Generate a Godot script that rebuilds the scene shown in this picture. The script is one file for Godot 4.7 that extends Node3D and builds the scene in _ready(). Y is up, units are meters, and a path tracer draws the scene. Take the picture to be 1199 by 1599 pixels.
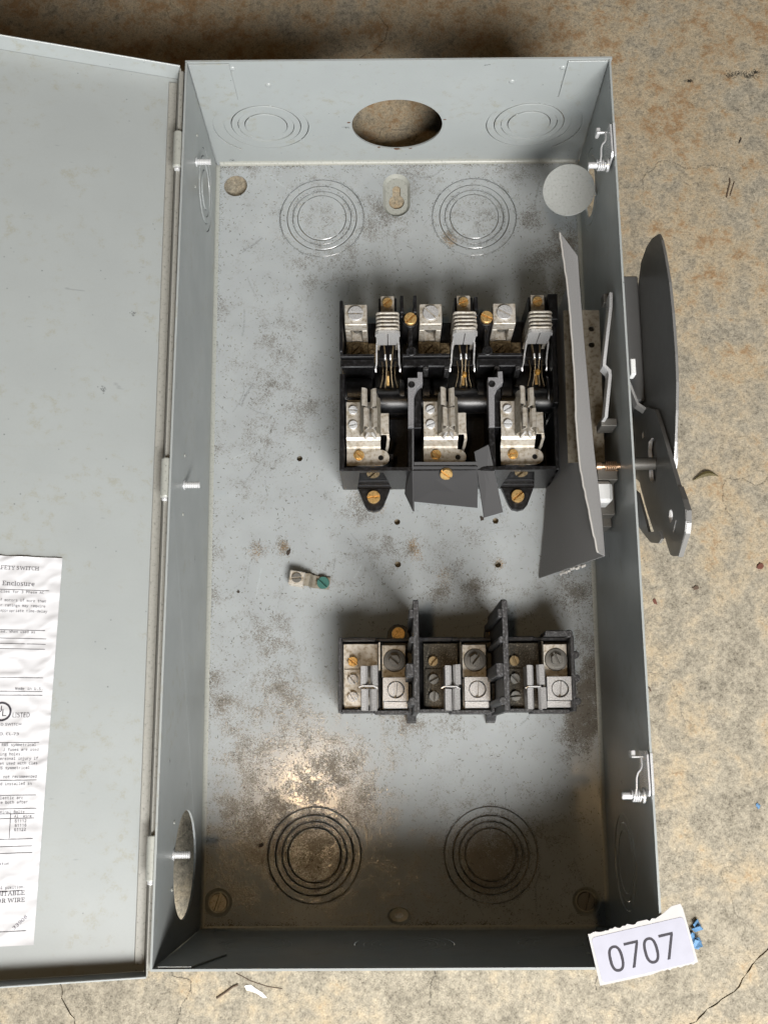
extends Node3D
# An old grey safety switch lying open on a concrete floor, seen from above.
# Lengths in the builders are millimetres; the box floor's top face is at y = 2 mm and the concrete at y = -5 mm.

const GY := -5.0            # concrete level, mm
const DOOR_ANGLE := 0.3064  # the open door rises this much towards its free edge
const DOOR_DEPTH := 21.0

var M := {}
var font_sans: Font
var font_mono: Font
var font_serif: Font

# ------------------------------------------------------------------ helpers
func V(x, y, z) -> Vector3:
	return Vector3(x, y, z) * 0.001

func lin(r, g, b) -> Color:
	return Color(r, g, b).linear_to_srgb()

func mb() -> SurfaceTool:
	var s := SurfaceTool.new()
	s.begin(Mesh.PRIMITIVE_TRIANGLES)
	return s

func tri(s: SurfaceTool, a: Vector3, b: Vector3, c: Vector3, na = null, nb = null, nc = null) -> void:
	var n := (b - a).cross(c - a).normalized()
	s.set_normal(na if na != null else n); s.add_vertex(a)
	s.set_normal(nc if nc != null else n); s.add_vertex(c)
	s.set_normal(nb if nb != null else n); s.add_vertex(b)

func quad(s, a, b, c, d) -> void:
	tri(s, a, b, c)
	tri(s, a, c, d)

func face_out(s, pts: Array, cen: Vector3) -> void:
	var n: Vector3 = (pts[1] - pts[0]).cross(pts[2] - pts[0])
	var avg := Vector3.ZERO
	for p in pts: avg += p
	avg /= pts.size()
	if n.dot(avg - cen) < 0.0:
		pts = pts.duplicate(); pts.reverse()
	for k in range(1, pts.size() - 1):
		tri(s, pts[0], pts[k], pts[k + 1])

# chamfered box; centre and size in mm
func bx(s, c: Vector3, size: Vector3, bev := 0.4, basis := Basis()) -> void:
	var h := size * 0.5
	bev = minf(bev, minf(h.x, minf(h.y, h.z)) * 0.6)
	var at := func(v: Vector3) -> Vector3: return (c + basis * v) * 0.001
	var cen: Vector3 = c * 0.001
	var corner := {}
	for x in [-1, 1]:
		for y in [-1, 1]:
			for z in [-1, 1]:
				corner[Vector3i(x, y, z)] = [
					at.call(Vector3(x * h.x, y * (h.y - bev), z * (h.z - bev))),
					at.call(Vector3(x * (h.x - bev), y * h.y, z * (h.z - bev))),
					at.call(Vector3(x * (h.x - bev), y * (h.y - bev), z * h.z))]
	for a in 3:
		var b := (a + 1) % 3
		var d := (a + 2) % 3
		for sg in [-1, 1]:
			var pts := []
			for q in [[-1, -1], [1, -1], [1, 1], [-1, 1]]:
				var k := Vector3i()
				k[a] = sg; k[b] = q[0]; k[d] = q[1]
				pts.append(corner[k][a])
			face_out(s, pts, cen)
		for q in [[-1, -1], [1, -1], [1, 1], [-1, 1]]:
			var k0 := Vector3i(); var k1 := Vector3i()
			k0[a] = -1; k1[a] = 1
			k0[b] = q[0]; k1[b] = q[0]; k0[d] = q[1]; k1[d] = q[1]
			face_out(s, [corner[k0][b], corner[k0][d], corner[k1][d], corner[k1][b]], cen)
	for k in corner: face_out(s, corner[k].duplicate(), cen)

# box from limits in mm
func bl(s, x0, x1, y0, y1, z0, z1, bev := 0.4) -> void:
	bx(s, Vector3((x0 + x1) * 0.5, (y0 + y1) * 0.5, (z0 + z1) * 0.5), Vector3(absf(x1 - x0), absf(y1 - y0), absf(z1 - z0)), bev)

# polygon in local xy (mm) pushed out along local z by t, upper rim chamfered; xf moves mm to mm
func prism(s, poly: PackedVector2Array, xf: Transform3D, t: float, bev := 0.0) -> void:
	if Geometry2D.is_polygon_clockwise(poly): poly.reverse()
	var n := poly.size()
	var inn := PackedVector2Array()
	for i in n:
		var e0 := (poly[i] - poly[(i + n - 1) % n]).normalized()
		var e1 := (poly[(i + 1) % n] - poly[i]).normalized()
		var m := (Vector2(-e0.y, e0.x) + Vector2(-e1.y, e1.x)).normalized()
		inn.append(poly[i] + m * bev)
	var up := func(p: Vector2, z: float) -> Vector3: return (xf * Vector3(p.x, p.y, z)) * 0.001
	var ti := Geometry2D.triangulate_polygon(poly)
	for k in range(0, ti.size(), 3):
		var a := poly[ti[k]]; var b := poly[ti[k + 1]]; var c := poly[ti[k + 2]]
		if (b - a).cross(c - a) < 0.0:
			var q := b; b = c; c = q
		tri(s, up.call(b, 0.0), up.call(a, 0.0), up.call(c, 0.0))
	ti = Geometry2D.triangulate_polygon(inn)
	for k in range(0, ti.size(), 3):
		var a := inn[ti[k]]; var b := inn[ti[k + 1]]; var c := inn[ti[k + 2]]
		if (b - a).cross(c - a) < 0.0:
			var q := b; b = c; c = q
		tri(s, up.call(a, t), up.call(b, t), up.call(c, t))
	for i in n:
		var j := (i + 1) % n
		quad(s, up.call(poly[i], 0.0), up.call(poly[j], 0.0), up.call(poly[j], t - bev), up.call(poly[i], t - bev))
		if bev > 0.0:
			quad(s, up.call(poly[i], t - bev), up.call(poly[j], t - bev), up.call(inn[j], t), up.call(inn[i], t))

# polygon of (x, z) points standing from y0 to y1
func hprism(s, pts: Array, y0: float, y1: float, bev := 0.3) -> void:
	var poly := PackedVector2Array()
	for p in pts: poly.append(Vector2(p[0], -p[1]))
	prism(s, poly, Transform3D(Basis(Vector3.RIGHT, Vector3.FORWARD, Vector3.UP), Vector3(0, y0, 0)), y1 - y0, bev)

# polygon of (z, y) points, from x0 towards +x by t
func xprism(s, pts: Array, x0: float, t: float, bev := 0.3) -> void:
	var poly := PackedVector2Array()
	for p in pts: poly.append(Vector2(-p[0], p[1]))
	prism(s, poly, Transform3D(Basis(Vector3.FORWARD, Vector3.UP, Vector3.RIGHT), Vector3(x0, 0, 0)), t, bev)

# polygon of (x, y) points, from z0 towards +z by t
func zprism(s, pts: Array, z0: float, t: float, bev := 0.3) -> void:
	var poly := PackedVector2Array()
	for p in pts: poly.append(Vector2(p[0], p[1]))
	prism(s, poly, Transform3D(Basis(), Vector3(0, 0, z0)), t, bev)

func circle(c: Vector2, r: float, n := 24, a0 := 0.0, a1 := TAU) -> Array:
	var out := []
	for k in n:
		var a := a0 + (a1 - a0) * k / (n if a1 - a0 >= TAU - 0.001 else n - 1)
		out.append([c.x + r * cos(a), c.y + r * sin(a)])
	return out

# profile of (radius, height) turned round local y
func lathe(s, prof: Array, xf: Transform3D, n := 24) -> void:
	for k in prof.size() - 1:
		var p0: Vector2 = prof[k]; var p1: Vector2 = prof[k + 1]
		var dn := Vector2(p1.y - p0.y, p0.x - p1.x).normalized()
		for i in n:
			var a := TAU * i / n; var b := TAU * (i + 1) / n
			var at := func(p: Vector2, ang: float) -> Vector3: return (xf * Vector3(p.x * cos(ang), p.y, p.x * sin(ang))) * 0.001
			var nr := func(ang: float) -> Vector3: return (xf.basis * Vector3(dn.x * cos(ang), dn.y, dn.x * sin(ang))).normalized()
			var na: Vector3 = nr.call(a); var nb: Vector3 = nr.call(b)
			var q := [at.call(p0, a), at.call(p1, a), at.call(p1, b), at.call(p0, b)]
			if p1.x > 0.001: tri(s, q[0], q[1], q[2], na, na, nb)
			if p0.x > 0.001: tri(s, q[0], q[2], q[3], na, nb, nb)

func tube(s, pts: Array, r: float, n := 8) -> void:
	var rings := []
	var side := Vector3.ZERO
	for i in pts.size():
		var t: Vector3 = (pts[mini(i + 1, pts.size() - 1)] - pts[maxi(i - 1, 0)]).normalized()
		if side == Vector3.ZERO:
			side = t.cross(Vector3.UP if absf(t.y) < 0.9 else Vector3.RIGHT).normalized()
		side = (side - t * side.dot(t)).normalized()
		var up := t.cross(side)
		var ring := []
		for k in n:
			var d := side * cos(TAU * k / n) + up * sin(TAU * k / n)
			ring.append([(pts[i] + d * r) * 0.001, d])
		rings.append(ring)
	for i in rings.size() - 1:
		for k in n:
			var a = rings[i][k]; var b = rings[i][(k + 1) % n]; var c = rings[i + 1][(k + 1) % n]; var d = rings[i + 1][k]
			tri(s, a[0], b[0], c[0], a[1], b[1], c[1])
			tri(s, a[0], c[0], d[0], a[1], c[1], d[1])
	for e in [0, rings.size() - 1]:
		var ps := []
		for q in rings[e]: ps.append(q[0])
		face_out(s, ps, (pts[1] if e == 0 else pts[e - 1]) * 0.001)

# a strip of sheet metal bent along pts; its width w runs along wd, its thickness is t
func ribbon(s, pts: Array, wd: Vector3, w: float, t: float) -> void:
	var sec := []
	for i in pts.size():
		var d0: Vector3 = (pts[i] - pts[maxi(i - 1, 0)]).normalized()
		var d1: Vector3 = (pts[mini(i + 1, pts.size() - 1)] - pts[i]).normalized()
		if i == 0: d0 = d1
		if i == pts.size() - 1: d1 = d0
		var m := (d0 + d1).normalized()
		var nr := m.cross(wd).normalized()
		var half := t * 0.5 / maxf(0.4, m.dot(d0))
		sec.append([pts[i] - wd * w * 0.5 - nr * half, pts[i] + wd * w * 0.5 - nr * half, pts[i] + wd * w * 0.5 + nr * half, pts[i] - wd * w * 0.5 + nr * half])
	for i in sec.size() - 1:
		var cen := Vector3.ZERO
		for k in 4: cen += (sec[i][k] + sec[i + 1][k]) * 0.125 * 0.001
		for k in 4:
			var l := (k + 1) % 4
			face_out(s, [sec[i][k] * 0.001, sec[i][l] * 0.001, sec[i + 1][l] * 0.001, sec[i + 1][k] * 0.001], cen)
	for e in [0, sec.size() - 1]:
		var o: int = 1 if e == 0 else e - 1
		var cen := Vector3.ZERO
		for k in 4: cen += sec[o][k] * 0.25 * 0.001
		face_out(s, [sec[e][0] * 0.001, sec[e][1] * 0.001, sec[e][2] * 0.001, sec[e][3] * 0.001], cen)

# a flat sheet over a rectangle of (u, v) with holes, carried to space by fmap (mm)
func sheet(s, u0: float, u1: float, v0: float, v1: float, holes: Array, fmap: Callable, nrm: Vector3, th: float) -> void:
	var polys := []
	cells(polys, u0, u1, v0, v1, holes)
	var at := func(p: Vector2, low: bool) -> Vector3:
		var q: Vector3 = fmap.call(p.x, p.y)
		return (q - nrm * th if low else q) * 0.001
	for poly in polys:
		var ti := Geometry2D.triangulate_polygon(poly)
		for k in range(0, ti.size(), 3):
			var q := [poly[ti[k]], poly[ti[k + 1]], poly[ti[k + 2]]]
			for low in [false, true]:
				var a: Vector3 = at.call(q[0], low); var b: Vector3 = at.call(q[1], low); var c: Vector3 = at.call(q[2], low)
				if ((b - a).cross(c - a).dot(nrm) > 0.0) == low:
					tri(s, a, c, b)
				else:
					tri(s, a, b, c)
	for h in holes:
		var cen := Vector2.ZERO
		for p in h: cen += p / float(h.size())
		var c3: Vector3 = fmap.call(cen.x, cen.y) * 0.001
		for i in h.size():
			var j: int = (i + 1) % h.size()
			var pts := [at.call(h[i], false), at.call(h[j], false), at.call(h[j], true), at.call(h[i], true)]
			var mid: Vector3 = (pts[0] + pts[1]) * 0.5
			face_out(s, pts, mid + (mid - c3))
	var out := [Vector2(u0, v0), Vector2(u1, v0), Vector2(u1, v1), Vector2(u0, v1)]
	var cc: Vector3 = at.call(Vector2((u0 + u1) * 0.5, (v0 + v1) * 0.5), false)
	for i in 4:
		var j := (i + 1) % 4
		face_out(s, [at.call(out[i], false), at.call(out[j], false), at.call(out[j], true), at.call(out[i], true)], cc)

func cells(polys: Array, u0: float, u1: float, v0: float, v1: float, holes: Array) -> void:
	if holes.is_empty():
		polys.append(PackedVector2Array([Vector2(u0, v0), Vector2(u1, v0), Vector2(u1, v1), Vector2(u0, v1)]))
		return
	if holes.size() == 1:
		var h: PackedVector2Array = holes[0]
		var lo := 0; var hi := 0
		for i in h.size():
			if h[i].y < h[lo].y: lo = i
			if h[i].y > h[hi].y: hi = i
		var ca := PackedVector2Array(); var cb := PackedVector2Array()
		var i := lo
		while true:
			ca.append(h[i])
			if i == hi: break
			i = (i + 1) % h.size()
		i = lo
		while true:
			cb.append(h[i])
			if i == hi: break
			i = (i + h.size() - 1) % h.size()
		if ca[ca.size() / 2].x > cb[cb.size() / 2].x:
			var q := ca; ca = cb; cb = q
		var left := PackedVector2Array([Vector2(u0, v0), Vector2(h[lo].x, v0)])
		left.append_array(ca)
		left.append_array(PackedVector2Array([Vector2(h[hi].x, v1), Vector2(u0, v1)]))
		var right := PackedVector2Array([Vector2(u1, v0), Vector2(h[lo].x, v0)])
		right.append_array(cb)
		right.append_array(PackedVector2Array([Vector2(h[hi].x, v1), Vector2(u1, v1)]))
		polys.append(left); polys.append(right)
		return
	for axis in 2:
		var hs := holes.duplicate()
		var lo_of := func(h): 
			var m := 1e9
			for p in h: m = minf(m, p[axis])
			return m
		hs.sort_custom(func(a, b): return lo_of.call(a) < lo_of.call(b))
		var reach := -1e9
		for k in hs.size() - 1:
			for p in hs[k]: reach = maxf(reach, p[axis])
			var nxt: float = lo_of.call(hs[k + 1])
			if nxt > reach + 0.2:
				var cut := (nxt + reach) * 0.5
				if axis == 0:
					cells(polys, u0, cut, v0, v1, hs.slice(0, k + 1)); cells(polys, cut, u1, v0, v1, hs.slice(k + 1))
				else:
					cells(polys, u0, u1, v0, cut, hs.slice(0, k + 1)); cells(polys, u0, u1, cut, v1, hs.slice(k + 1))
				return
	push_error("holes could not be parted")

func round_hole(u: float, v: float, r: float, n := 48) -> PackedVector2Array:
	var h := PackedVector2Array()
	for k in n: h.append(Vector2(u + r * sin(TAU * k / n), v + r * cos(TAU * k / n)))
	return h

func obj(called: String, s: SurfaceTool, m: Material, parent: Node, at := Vector3.ZERO) -> MeshInstance3D:
	return inst(called, s.commit(), m, parent, Transform3D(Basis(), at))

func inst(called: String, mesh: Mesh, m: Material, parent: Node, xf: Transform3D) -> MeshInstance3D:
	var o := MeshInstance3D.new()
	o.name = called
	o.mesh = mesh
	o.material_override = m
	o.transform = xf
	parent.add_child(o, true)
	return o

func tag(o: Node, label := "", category := "", group := "", kind := "") -> Node:
	if label: o.set_meta("label", label)
	if category: o.set_meta("category", category)
	if group: o.set_meta("group", group)
	if kind: o.set_meta("kind", kind)
	return o

func node(called: String, parent: Node, at := Vector3.ZERO) -> Node3D:
	var o := Node3D.new()
	o.name = called
	o.position = at * 0.001
	parent.add_child(o, true)
	return o

# local mm transform of a part whose parent stands at origin o (mm); turned about y
func put(o: Vector3, p: Vector3, turn := 0.0, basis = null) -> Transform3D:
	var b: Basis = basis if basis != null else Basis()
	return Transform3D(b * Basis(Vector3.UP, turn), (p - o) * 0.001)

# slotted screw head, standing on y = 0
func screw_mesh(r: float, h: float, slot: float, hex := false, sunk := 0.45) -> ArrayMesh:
	var s := mb()
	var base := h * sunk
	if hex:
		lathe(s, [Vector2(0, 0), Vector2(r * 1.22, 0), Vector2(r * 1.22, h * 0.22), Vector2(0, h * 0.22)], Transform3D(), 20)
	var n := 6 if hex else 24
	var outline := []
	for k in n: outline.append([r * cos(TAU * k / n + 0.3), r * sin(TAU * k / n + 0.3)])
	hprism(s, outline, 0.0, base, 0.0)
	for sg in [-1.0, 1.0]:
		var half := []
		var a0 := asin(slot * 0.5 / r)
		for k in 13:
			var a := a0 + (PI - 2.0 * a0) * k / 12.0
			var rr := r
			if hex:
				var seg := fposmod(sg * a - 0.3, TAU / 6.0) - TAU / 12.0
				rr = r * cos(TAU / 12.0) / cos(seg)
			half.append([rr * cos(a), sg * rr * sin(a)])
		hprism(s, half, base - 0.02, h, minf(0.5, h * 0.2))
	return s.commit()

func noise_tex(freq: float, oct: int, sd: int, stops: Array, size := 256, type := FastNoiseLite.TYPE_SIMPLEX_SMOOTH) -> NoiseTexture2D:
	var f := FastNoiseLite.new()
	f.noise_type = type; f.frequency = freq; f.seed = sd
	f.fractal_octaves = oct
	var t := NoiseTexture2D.new()
	t.width = size; t.height = size; t.seamless = true; t.noise = f
	if stops.size():
		var g := Gradient.new()
		var off := PackedFloat32Array(); var col := PackedColorArray()
		for q in stops:
			off.append(q[0]); col.append(q[1])
		g.offsets = off; g.colors = col
		t.color_ramp = g
	return t

func grey(v: float) -> Color:
	return Color(v, v, v)

# a material on world-independent triplanar coordinates, its textures `tile` metres wide
func mat(called: String, c: Color, rough: float, metal := 0.0, tile := 0.1, albedo: Texture2D = null, rough_tex: Texture2D = null, bump: Texture2D = null, bump_cm := 0.0) -> StandardMaterial3D:
	var m := StandardMaterial3D.new()
	m.resource_name = called
	m.albedo_color = c
	m.roughness = rough
	m.metallic = metal
	m.metallic_specular = 0.5
	m.uv1_triplanar = true
	m.uv1_world_triplanar = true
	m.uv1_scale = Vector3.ONE / tile
	if albedo: m.albedo_texture = albedo
	if rough_tex:
		m.roughness_texture = rough_tex
		m.roughness_texture_channel = BaseMaterial3D.TEXTURE_CHANNEL_RED
	if bump:
		m.heightmap_enabled = true
		m.heightmap_texture = bump
		m.heightmap_scale = bump_cm
	M[called] = m
	return m

func noise_bytes(w: int, h: int, freq: float, oct: int, sd: int, type := FastNoiseLite.TYPE_SIMPLEX_SMOOTH, ret := -1) -> PackedByteArray:
	var f := FastNoiseLite.new()
	f.noise_type = type; f.frequency = freq; f.seed = sd
	f.fractal_octaves = oct
	if oct <= 1: f.fractal_type = FastNoiseLite.FRACTAL_NONE
	if ret >= 0: f.cellular_return_type = ret
	var im := f.get_image(w, h, false, false, true)
	im.convert(Image.FORMAT_L8)
	return im.get_data()

# ------------------------------------------------------------------ materials
func concrete_textures() -> Array:
	var n := 1536
	var big := noise_bytes(n, n, 1.0 / 150.0, 4, 11)
	var mid := noise_bytes(n, n, 1.0 / 34.0, 4, 12)
	var sml := noise_bytes(n, n, 1.0 / 7.0, 3, 13)
	var fin := noise_bytes(n, n, 1.0 / 1.7, 2, 14)
	var crk := noise_bytes(n, n, 1.0 / 34.0, 2, 15, FastNoiseLite.TYPE_CELLULAR, FastNoiseLite.RETURN_DISTANCE2_SUB)
	var agg := noise_bytes(n, n, 1.0 / 9.0, 1, 16, FastNoiseLite.TYPE_CELLULAR, FastNoiseLite.RETURN_CELL_VALUE)
	var col := PackedByteArray(); col.resize(n * n * 3)
	var hgt := PackedByteArray(); hgt.resize(n * n)
	var sr := PackedByteArray(); sr.resize(1025)
	for i in 1025: sr[i] = int(round(255.0 * Color(i / 1024.0, 0, 0).linear_to_srgb().r))
	var dice := RandomNumberGenerator.new(); dice.seed = 91
	for y in n:
		var tan_bias := 0.22 * (0.5 - float(y) / n) * 2.0     # the slab is more stained away from its open end
		for x in n:
			var i := y * n + x
			var b := big[i] / 255.0; var m := mid[i] / 255.0; var s := sml[i] / 255.0; var f := fin[i] / 255.0
			var t := clampf((b * 0.60 + m * 0.50 + s * 0.20 + tan_bias - 0.52) * 3.0, 0.0, 1.0)     # grey cement to tan stain
			var st := clampf((m * 0.65 + s * 0.42 + b * 0.35 + tan_bias * 0.9 - 0.86) * 4.0, 0.0, 1.0)     # brown spots
			var v := 0.56 + 0.40 * f + 0.34 * (s - 0.5) + 0.10 * (agg[i] / 255.0 - 0.5) + 0.16 * (m - 0.5)
			v += (dice.randf() - 0.5) * 0.18
			v = 0.70 + (v - 0.76) * 1.15 + 0.20 * (m - 0.5) + 0.22 * (b - 0.5)
			var pit := 0.0
			if f < 0.30 and s < 0.47: pit = minf(1.0, (0.47 - s) * 6.0)
			if f > 0.8 and s > 0.55: v *= 1.16
			if crk[i] < 9 and b > 0.45: v *= 0.80
			var r := lerpf(lerpf(0.395, 0.412, t), 0.25, st) * v * (1.0 - 0.15 * pit)
			var g := lerpf(lerpf(0.358, 0.343, t), 0.165, st) * v * (1.0 - 0.18 * pit)
			var c := lerpf(lerpf(0.280, 0.236, t), 0.09, st) * v * (1.0 - 0.22 * pit)
			col[i * 3] = sr[clampi(int(r * 1024.0), 0, 1024)]
			col[i * 3 + 1] = sr[clampi(int(g * 1024.0), 0, 1024)]
			col[i * 3 + 2] = sr[clampi(int(c * 1024.0), 0, 1024)]
			hgt[i] = clampi(int(255.0 * (0.35 * s + 0.4 * f + 0.2 * m) - (40.0 if crk[i] < 9 else 0.0)), 0, 255)
	# hairline crazing
	for k in 70:
		var px := dice.randf() * n; var py := dice.randf() * n
		var dir := dice.randf() * TAU
		var depth := dice.randf_range(0.60, 0.85)
		for st in dice.randi_range(40, 170):
			dir += dice.randfn() * 0.22
			px += cos(dir); py += sin(dir)
			if px < 1 or py < 1 or px >= n - 1 or py >= n - 1: break
			var i := int(py) * n + int(px)
			if dice.randf() < 0.2: continue
			for e in 3: col[i * 3 + e] = int(col[i * 3 + e] * depth)
			hgt[i] = maxi(0, hgt[i] - 60)
	# scuffs and soot marks on the slab
	var rng := RandomNumberGenerator.new(); rng.seed = 5
	for q in [[376, -508, 9, 5], [388, -511, 10, 4], [398, -507, 8, 3], [404, -512, 5, 3], [330, -502, 3, 2]]:
		for k in 60:
			var px := int((q[0] + rng.randfn() * q[2] * 0.5 + 700.0) / 1400.0 * n)
			var py := int((q[1] + rng.randfn() * q[3] * 0.5 + 700.0) / 1400.0 * n)
			if px < 1 or py < 1 or px >= n - 1 or py >= n - 1: continue
			for e in 3: col[(py * n + px) * 3 + e] = int(col[(py * n + px) * 3 + e] * 0.55)
	var a := ImageTexture.create_from_image(Image.create_from_data(n, n, false, Image.FORMAT_RGB8, col))
	var h := ImageTexture.create_from_image(Image.create_from_data(n, n, false, Image.FORMAT_L8, hgt))
	return [a, h]

# dirt on the floor of the box: (x, z, radius, weight) of the dirty places, mm
const DIRT := [-21,-334,30,0.80, -56,-289,34,0.50, -98,-274,34,0.45, -131,-201,30,0.50, -137,-144,30,0.60, -124,-172,27,0.50, -100,-116,30,0.60, -136,-81,34,0.50, -162,-33,27,0.30, -186,-74,13,0.50, -187,-231,13,0.50, -184,-173,12,0.50, -190,33,12,0.50, -186,79,13,0.60, -190,163,17,0.90, -180,188,23,0.80, -133,125,34,0.70, -119,176,40,0.70, -157,200,34,0.60, -100,219,40,0.60, -144,238,47,0.70, -68,250,40,0.90, -93,268,40,0.70, -124,310,54,1.00, -86,331,57,1.10, -155,298,47,0.90, -166,358,40,0.80, -43,287,40,0.90, -18,238,27,0.40, 7,208,27,0.80, 45,207,20,0.60, 145,-332,14,0.95, 157,-287,20,0.80, 179,-302,20,1.00, 170,-250,17,0.70, 82,-333,40,0.45, 54,-310,12,0.80, -17,34,27,0.60, 12,33,14,0.90, 47,54,23,0.60, 41,74,20,0.80, 73,74,20,0.80, 100,48,8,0.90, 176,81,27,0.80, 187,127,27,0.70, 186,186,24,2.4, 180,204,20,2.0, 190,158,16,1.8, 168,222,16,1.2, 173,227,23,0.80, -4,138,13,0.30, -43,-12,20,0.90, -121,30,10,0.90, -147,33,10,0.90, -82,63,17,0.60, -6,370,54,0.50, 83,332,51,0.90, 82,345,30,1.7, 84,330,24,1.2, 136,312,40,0.45, 164,371,40,0.35, 43,311,40,0.60, -178,375,23,0.60, -177,-400,40,0.40, -85,-399,40,0.40, 13,-398,47,0.50, 126,-398,40,0.50, -84,-334,47,0.35, 154,165,20,0.60, 164,62,20,0.60, -43,60,40,0.30, 61,21,40,0.25, 111,94,27,0.50]

func floor_textures() -> Array:
	var w := 800; var h := 1608
	var dw := 100; var dh := 201
	var dens := Image.create(dw, dh, false, Image.FORMAT_L8)
	for y in dh:
		for x in dw:
			var px := (x + 0.5) * 4.0 - 200.0; var pz := (y + 0.5) * 4.0 - 402.0
			var d := 0.0
			for k in range(0, DIRT.size(), 4):
				var q := Vector2(px - DIRT[k], pz - DIRT[k + 1]).length_squared() / float(DIRT[k + 2] * DIRT[k + 2])
				if q < 4.0: d = maxf(d, DIRT[k + 3] * exp(-q * 1.1)) + 0.12 * DIRT[k + 3] * exp(-q)
			dens.set_pixel(x, y, grey(clampf(d / 1.6, 0.0, 1.0)))
	dens.resize(w, h, Image.INTERPOLATE_CUBIC)
	var den := dens.get_data()
	var big := noise_bytes(w, h, 1.0 / 46.0, 4, 21)
	var mid := noise_bytes(w, h, 1.0 / 8.0, 4, 22)
	var fin := noise_bytes(w, h, 1.0 / 2.6, 2, 23)
	var tone := noise_bytes(w, h, 1.0 / 90.0, 3, 24)
	var col := PackedByteArray(); col.resize(w * h * 3)
	var rgh := PackedByteArray(); rgh.resize(w * h)
	var hgt := PackedByteArray(); hgt.resize(w * h)
	var sr := PackedByteArray(); sr.resize(1025)
	for i in 1025: sr[i] = int(round(255.0 * Color(i / 1024.0, 0, 0).linear_to_srgb().r))
	for i in w * h:
		var d := den[i] / 255.0 * 1.6
		var b := big[i] / 255.0; var m := mid[i] / 255.0; var f := fin[i] / 255.0
		var grain := 0.62 * f + 0.30 * m + 0.18 * b
		var edge := 0.765 - 0.29 * d - 0.20 * (b - 0.5)
		var k := clampf((grain - edge) * 8.0, 0.0, 1.0) * (0.45 + 0.45 * minf(d, 1.0))
		var film := clampf((b * 0.5 + m * 0.35 + f * 0.2 - 0.58 + 0.30 * d) * 3.0, 0.0, 1.0) * 0.38      # thin patches of dust
		var tn := 0.94 + 0.12 * tone[i] / 255.0
		var r := lerpf(lerpf(0.292, 0.225, film), 0.074, k) * tn
		var g := lerpf(lerpf(0.314, 0.222, film), 0.065, k) * tn
		var c := lerpf(lerpf(0.320, 0.205, film), 0.051, k) * tn
		col[i * 3] = sr[int(r * 1024.0)]; col[i * 3 + 1] = sr[int(g * 1024.0)]; col[i * 3 + 2] = sr[int(c * 1024.0)]
		rgh[i] = int(255.0 * clampf(0.12 + 0.20 * k + 0.09 * film + 0.06 * (m - 0.5), 0.0, 1.0))
		hgt[i] = int(255.0 * clampf(0.3 + 0.5 * k * f + 0.05 * m, 0.0, 1.0))
	var rng := RandomNumberGenerator.new(); rng.seed = 77
	# grime caught in the grooves of the knockouts and the floor's edges, in crumbs of its own
	for q in [[-86.0, 332.0, 45.5, 1.0], [-86.0, 332.0, 38.0, 1.0], [-86.0, 332.0, 31.5, 0.9], [-86.0, 332.0, 26.0, 0.7], [84.0, 332.5, 45.5, 0.8], [84.0, 332.5, 37.0, 1.0], [84.0, 332.5, 31.0, 1.2], [84.0, 332.5, 25.0, 1.0], [-83.0, -334.7, 46.0, 0.45], [-83.0, -334.7, 32.0, 0.3], [83.0, -334.7, 46.0, 0.4], [83.0, -334.7, 32.0, 0.4]]:
		for n in int(2200 * q[3]):
			var a := rng.randf() * TAU
			if sin(a * 2.0 + q[2]) + sin(a * 5.0 + q[0]) < rng.randf_range(-1.6, 0.9): continue
			var rad: float = q[2] + rng.randfn() * 1.1
			var xi := int((q[0] + 200.0 + cos(a) * rad) * 2.0); var yi := int((q[1] + 402.0 + sin(a) * rad) * 2.0)
			if xi < 0 or yi < 0 or xi >= w or yi >= h: continue
			var i := yi * w + xi
			for e in 3: col[i * 3 + e] = int(col[i * 3 + e] * 0.5)
			rgh[i] = 170
	for n in 9000:
		var t := rng.randf()
		var gate := sin(t * 37.0) + sin(t * 91.0 + 1.0) + sin(t * 13.0)
		if gate < rng.randf_range(-1.2, 2.4): continue
		var x := 0.0; var z := 0.0
		match n % 4:
			0: x = -195.5 + 4.6 * (t - 0.2) + absf(rng.randfn()) * 2.2; z = lerpf(-400, 400, t)
			1: x = 196.5 - 3.0 * t - absf(rng.randfn()) * 2.0; z = lerpf(-400, 400, t)
			2: x = lerpf(-196, 196, t); z = -398.0 + absf(rng.randfn()) * 2.2
			3: x = lerpf(-192, 192, t); z = 397.0 - absf(rng.randfn()) * 2.2
		var i := clampi(int((z + 402.0) * 2.0), 0, h - 1) * w + clampi(int((x + 200.0) * 2.0), 0, w - 1)
		col[i * 3] = int(col[i * 3] * 0.55); col[i * 3 + 1] = int(col[i * 3 + 1] * 0.5); col[i * 3 + 2] = int(col[i * 3 + 2] * 0.42)
	for n in 150:      # wiped smears and scuffs
		var x := rng.randf() * w; var y := rng.randf() * h
		var a := rng.randfn() * 0.5 + (PI * 0.5 if n % 3 else 0.0)
		var m := rng.randf_range(0.84, 0.95) if n % 4 else 1.06
		var wide := rng.randi_range(1, 4)
		for t in rng.randi_range(14, 80):
			a += rng.randfn() * 0.04
			x += cos(a); y += sin(a)
			for q in wide:
				if rng.randf() < 0.35: continue
				var xi := int(x - sin(a) * q); var yi := int(y + cos(a) * q)
				if xi < 0 or yi < 0 or xi >= w or yi >= h: continue
				var i := yi * w + xi
				for e in 3: col[i * 3 + e] = mini(255, int(col[i * 3 + e] * m))
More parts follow.
